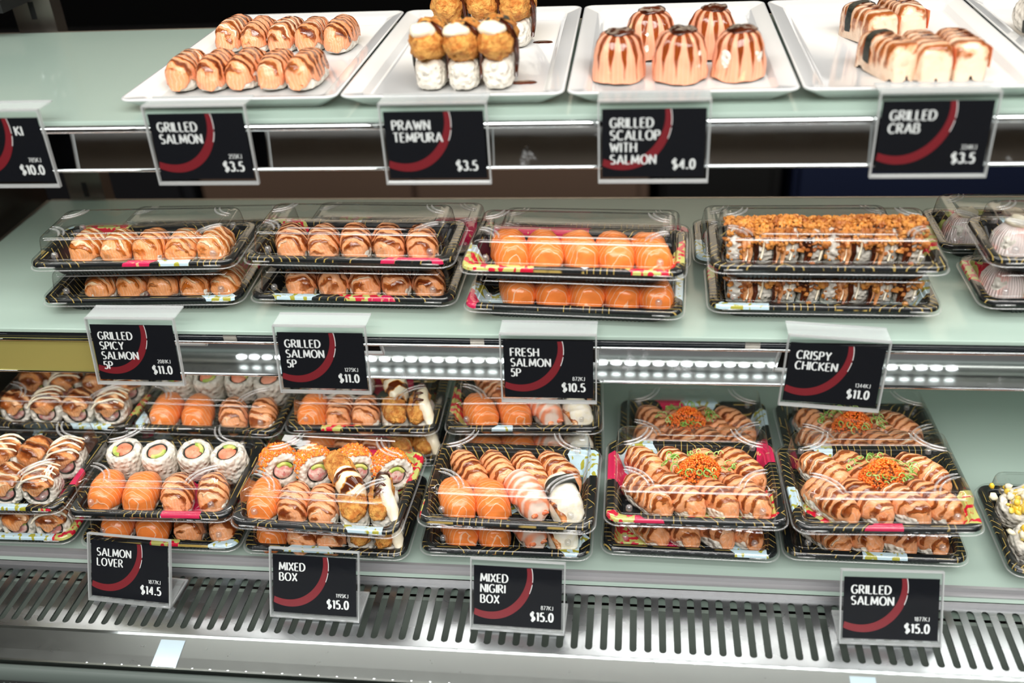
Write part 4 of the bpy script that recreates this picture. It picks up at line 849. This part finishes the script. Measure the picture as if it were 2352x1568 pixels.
for nm, ox, oy, z, yw, seed, wh in [('left', 0, 0, FZU, 40, 3, 'left upper torched salmon box'), ('right', .1590, .0005, FZU, 42, 8, 'right upper torched salmon box')]:
    g = f'torched salmon nigiri in the {nm} upper box'
    row('torchl', [(.0125 + ox, .735 + oy), (.0410 + ox, .735 + oy), (.0700 + ox, .735 + oy), (.0975 + ox, .736 + oy)], z, yw, '{o} torched salmon nigiri from the left, back row of the ' + wh, g)
    row('torchl', [(.0120 + ox, .697 + oy), (.0410 + ox, .697 + oy), (.0705 + ox, .697 + oy), (.0985 + ox, .698 + oy)], z, yw, '{o} torched salmon nigiri from the left, front row of the ' + wh, g)
    garnish(.0575 + ox, .716 + oy, z + .0320, seed, wh)
for nm, ox in (('left', 0), ('right', .159)):
    row('torchl', [(.0115 + ox, .708), (.0395 + ox, .707), (.0685 + ox, .707), (.0955 + ox, .708)], FZ, 40, '{o} torched salmon nigiri from the left in the ' + nm + ' lower torched salmon box', f'torched salmon nigiri in the {nm} lower box')
row('corn', [(.345, .738), (.380, .738), (.415, .738)], FZ, 0, '{o} corn topped roll from the left, back row at the right edge', 'corn rolls')
row('corn', [(.3425, .693), (.378, .693), (.413, .693)], FZ, 0, '{o} corn topped roll from the left, front row at the right edge', 'corn rolls')
# back row of the bottom deck
for nm, x, y, a in [('eel roll', -.590, .827, 0), ('white roll and salmon', -.431, .827, -1), ('mixed tempura', -.273, .835, 1), ('mixed nigiri', -.111, .842, 2.5)]:
    for lev in (0, 1): big(x, y + (.006 if not lev else 0), a, lev, f"{'upper' if lev else 'lower'} {nm} box in the back row of the bottom deck")
big(.062, .845, .4, 0, 'left torched salmon box in the back row of the bottom deck'); big(.227, .846, 2, 0, 'right torched salmon box in the back row of the bottom deck')
row('eel', [(-.648, .842), (-.613, .843), (-.576, .842), (-.540, .842)], FZU, 10, '{o} eel roll from the left, back half of the back-row eel box', 'eel rolls in the back box')
row('eel', [(-.646, .800), (-.612, .799), (-.577, .799), (-.542, .802)], FZU, 10, '{o} eel roll from the left, front half of the back-row eel box', 'eel rolls in the back box')
row('maki', [(-.487, .848), (-.453, .848), (-.418, .848), (-.384, .846)], FZU, 0, '{o} white salmon roll from the left in the back-row box', 'white rolls in the back box')
row(['fresh', 'fresh', 'torch', 'torch'], [(-.484, .804), (-.450, .803), (-.411, .801), (-.379, .802)], FZU, [6, 12, 22, 14], ['left fresh salmon nigiri in the back-row box beside white rolls', 'right fresh salmon nigiri in the back-row box beside white rolls', 'left torched salmon nigiri in the back-row box before white rolls', 'right torched salmon nigiri in the back-row box before white rolls'], 'nigiri in the back white roll box')
BT = ['fresh salmon nigiri in the {} back-row mixed tempura box', 'left torched salmon nigiri in the {} back-row mixed tempura box', 'right torched salmon nigiri in the {} back-row mixed tempura box', 'plain tempura nigiri in the {} back-row mixed tempura box', 'mayonnaise tempura nigiri in the {} back-row mixed tempura box']
for lev, z in (('lower', FZ), ('upper', FZU)):
    dy = .006 if lev == 'lower' else 0
    row(['fresh', 'torch', 'torch', 'trice', 'tmayo'], [(-.328, .810), (-.300, .810), (-.272, .809), (-.243, .810), (-.215, .813)], z, [4, 8, 10, 20, 6], [s.format(lev) for s in BT], f'front pieces in the {lev} back tempura box', dy)
    row(['fresh', 'fresh', 'prawn', 'fish'], [(-.155, .816), (-.121, .818), (-.092, .827), (-.060, .823)], z, [28, 24, 30, 24], [s.format('back-row ' + lev).replace('MIXED NIGIRI BOX', 'nigiri box') for s in NB4], f'front pieces in the {lev} back nigiri box', dy)
row('roe', [(-.328, .855), (-.293, .855)], FZU, 0, '{o} orange roe roll from the left in the back-row tempura box', 'roe rolls in the back box')
food('fried', -.246, .836, FZU + .019, rad(20), 'battered prawn with mayonnaise lying across the back-row tempura box', None)
row('torchl', [(-.150, .863), (-.121, .863), (-.091, .864), (-.062, .865)], FZU, 34, '{o} torched salmon nigiri from the left in the back-row nigiri box', 'torched salmon in the back nigiri box')
for nm, ox, oy in (('left', 0, 0), ('right', .1655, .001)):
    wh = nm + ' back-row torched salmon box'
    row('torchl', [(.0220 + ox, .862 + oy), (.0500 + ox, .862 + oy), (.0770 + ox, .862 + oy), (.1030 + ox, .862 + oy)], FZ, 40, '{o} torched salmon nigiri from the left, back row of the ' + wh, 'torched salmon in the ' + wh)
    row('torchl', [(.0210 + ox, .829 + oy), (.0500 + ox, .829 + oy), (.0780 + ox, .829 + oy), (.1040 + ox, .829 + oy)], FZ, 40, '{o} torched salmon nigiri from the left, front row of the ' + wh, 'torched salmon in the ' + wh)
    garnish(.0530 + ox, .846 + oy, FZ + .034, 20 + int(ox > 0), wh)
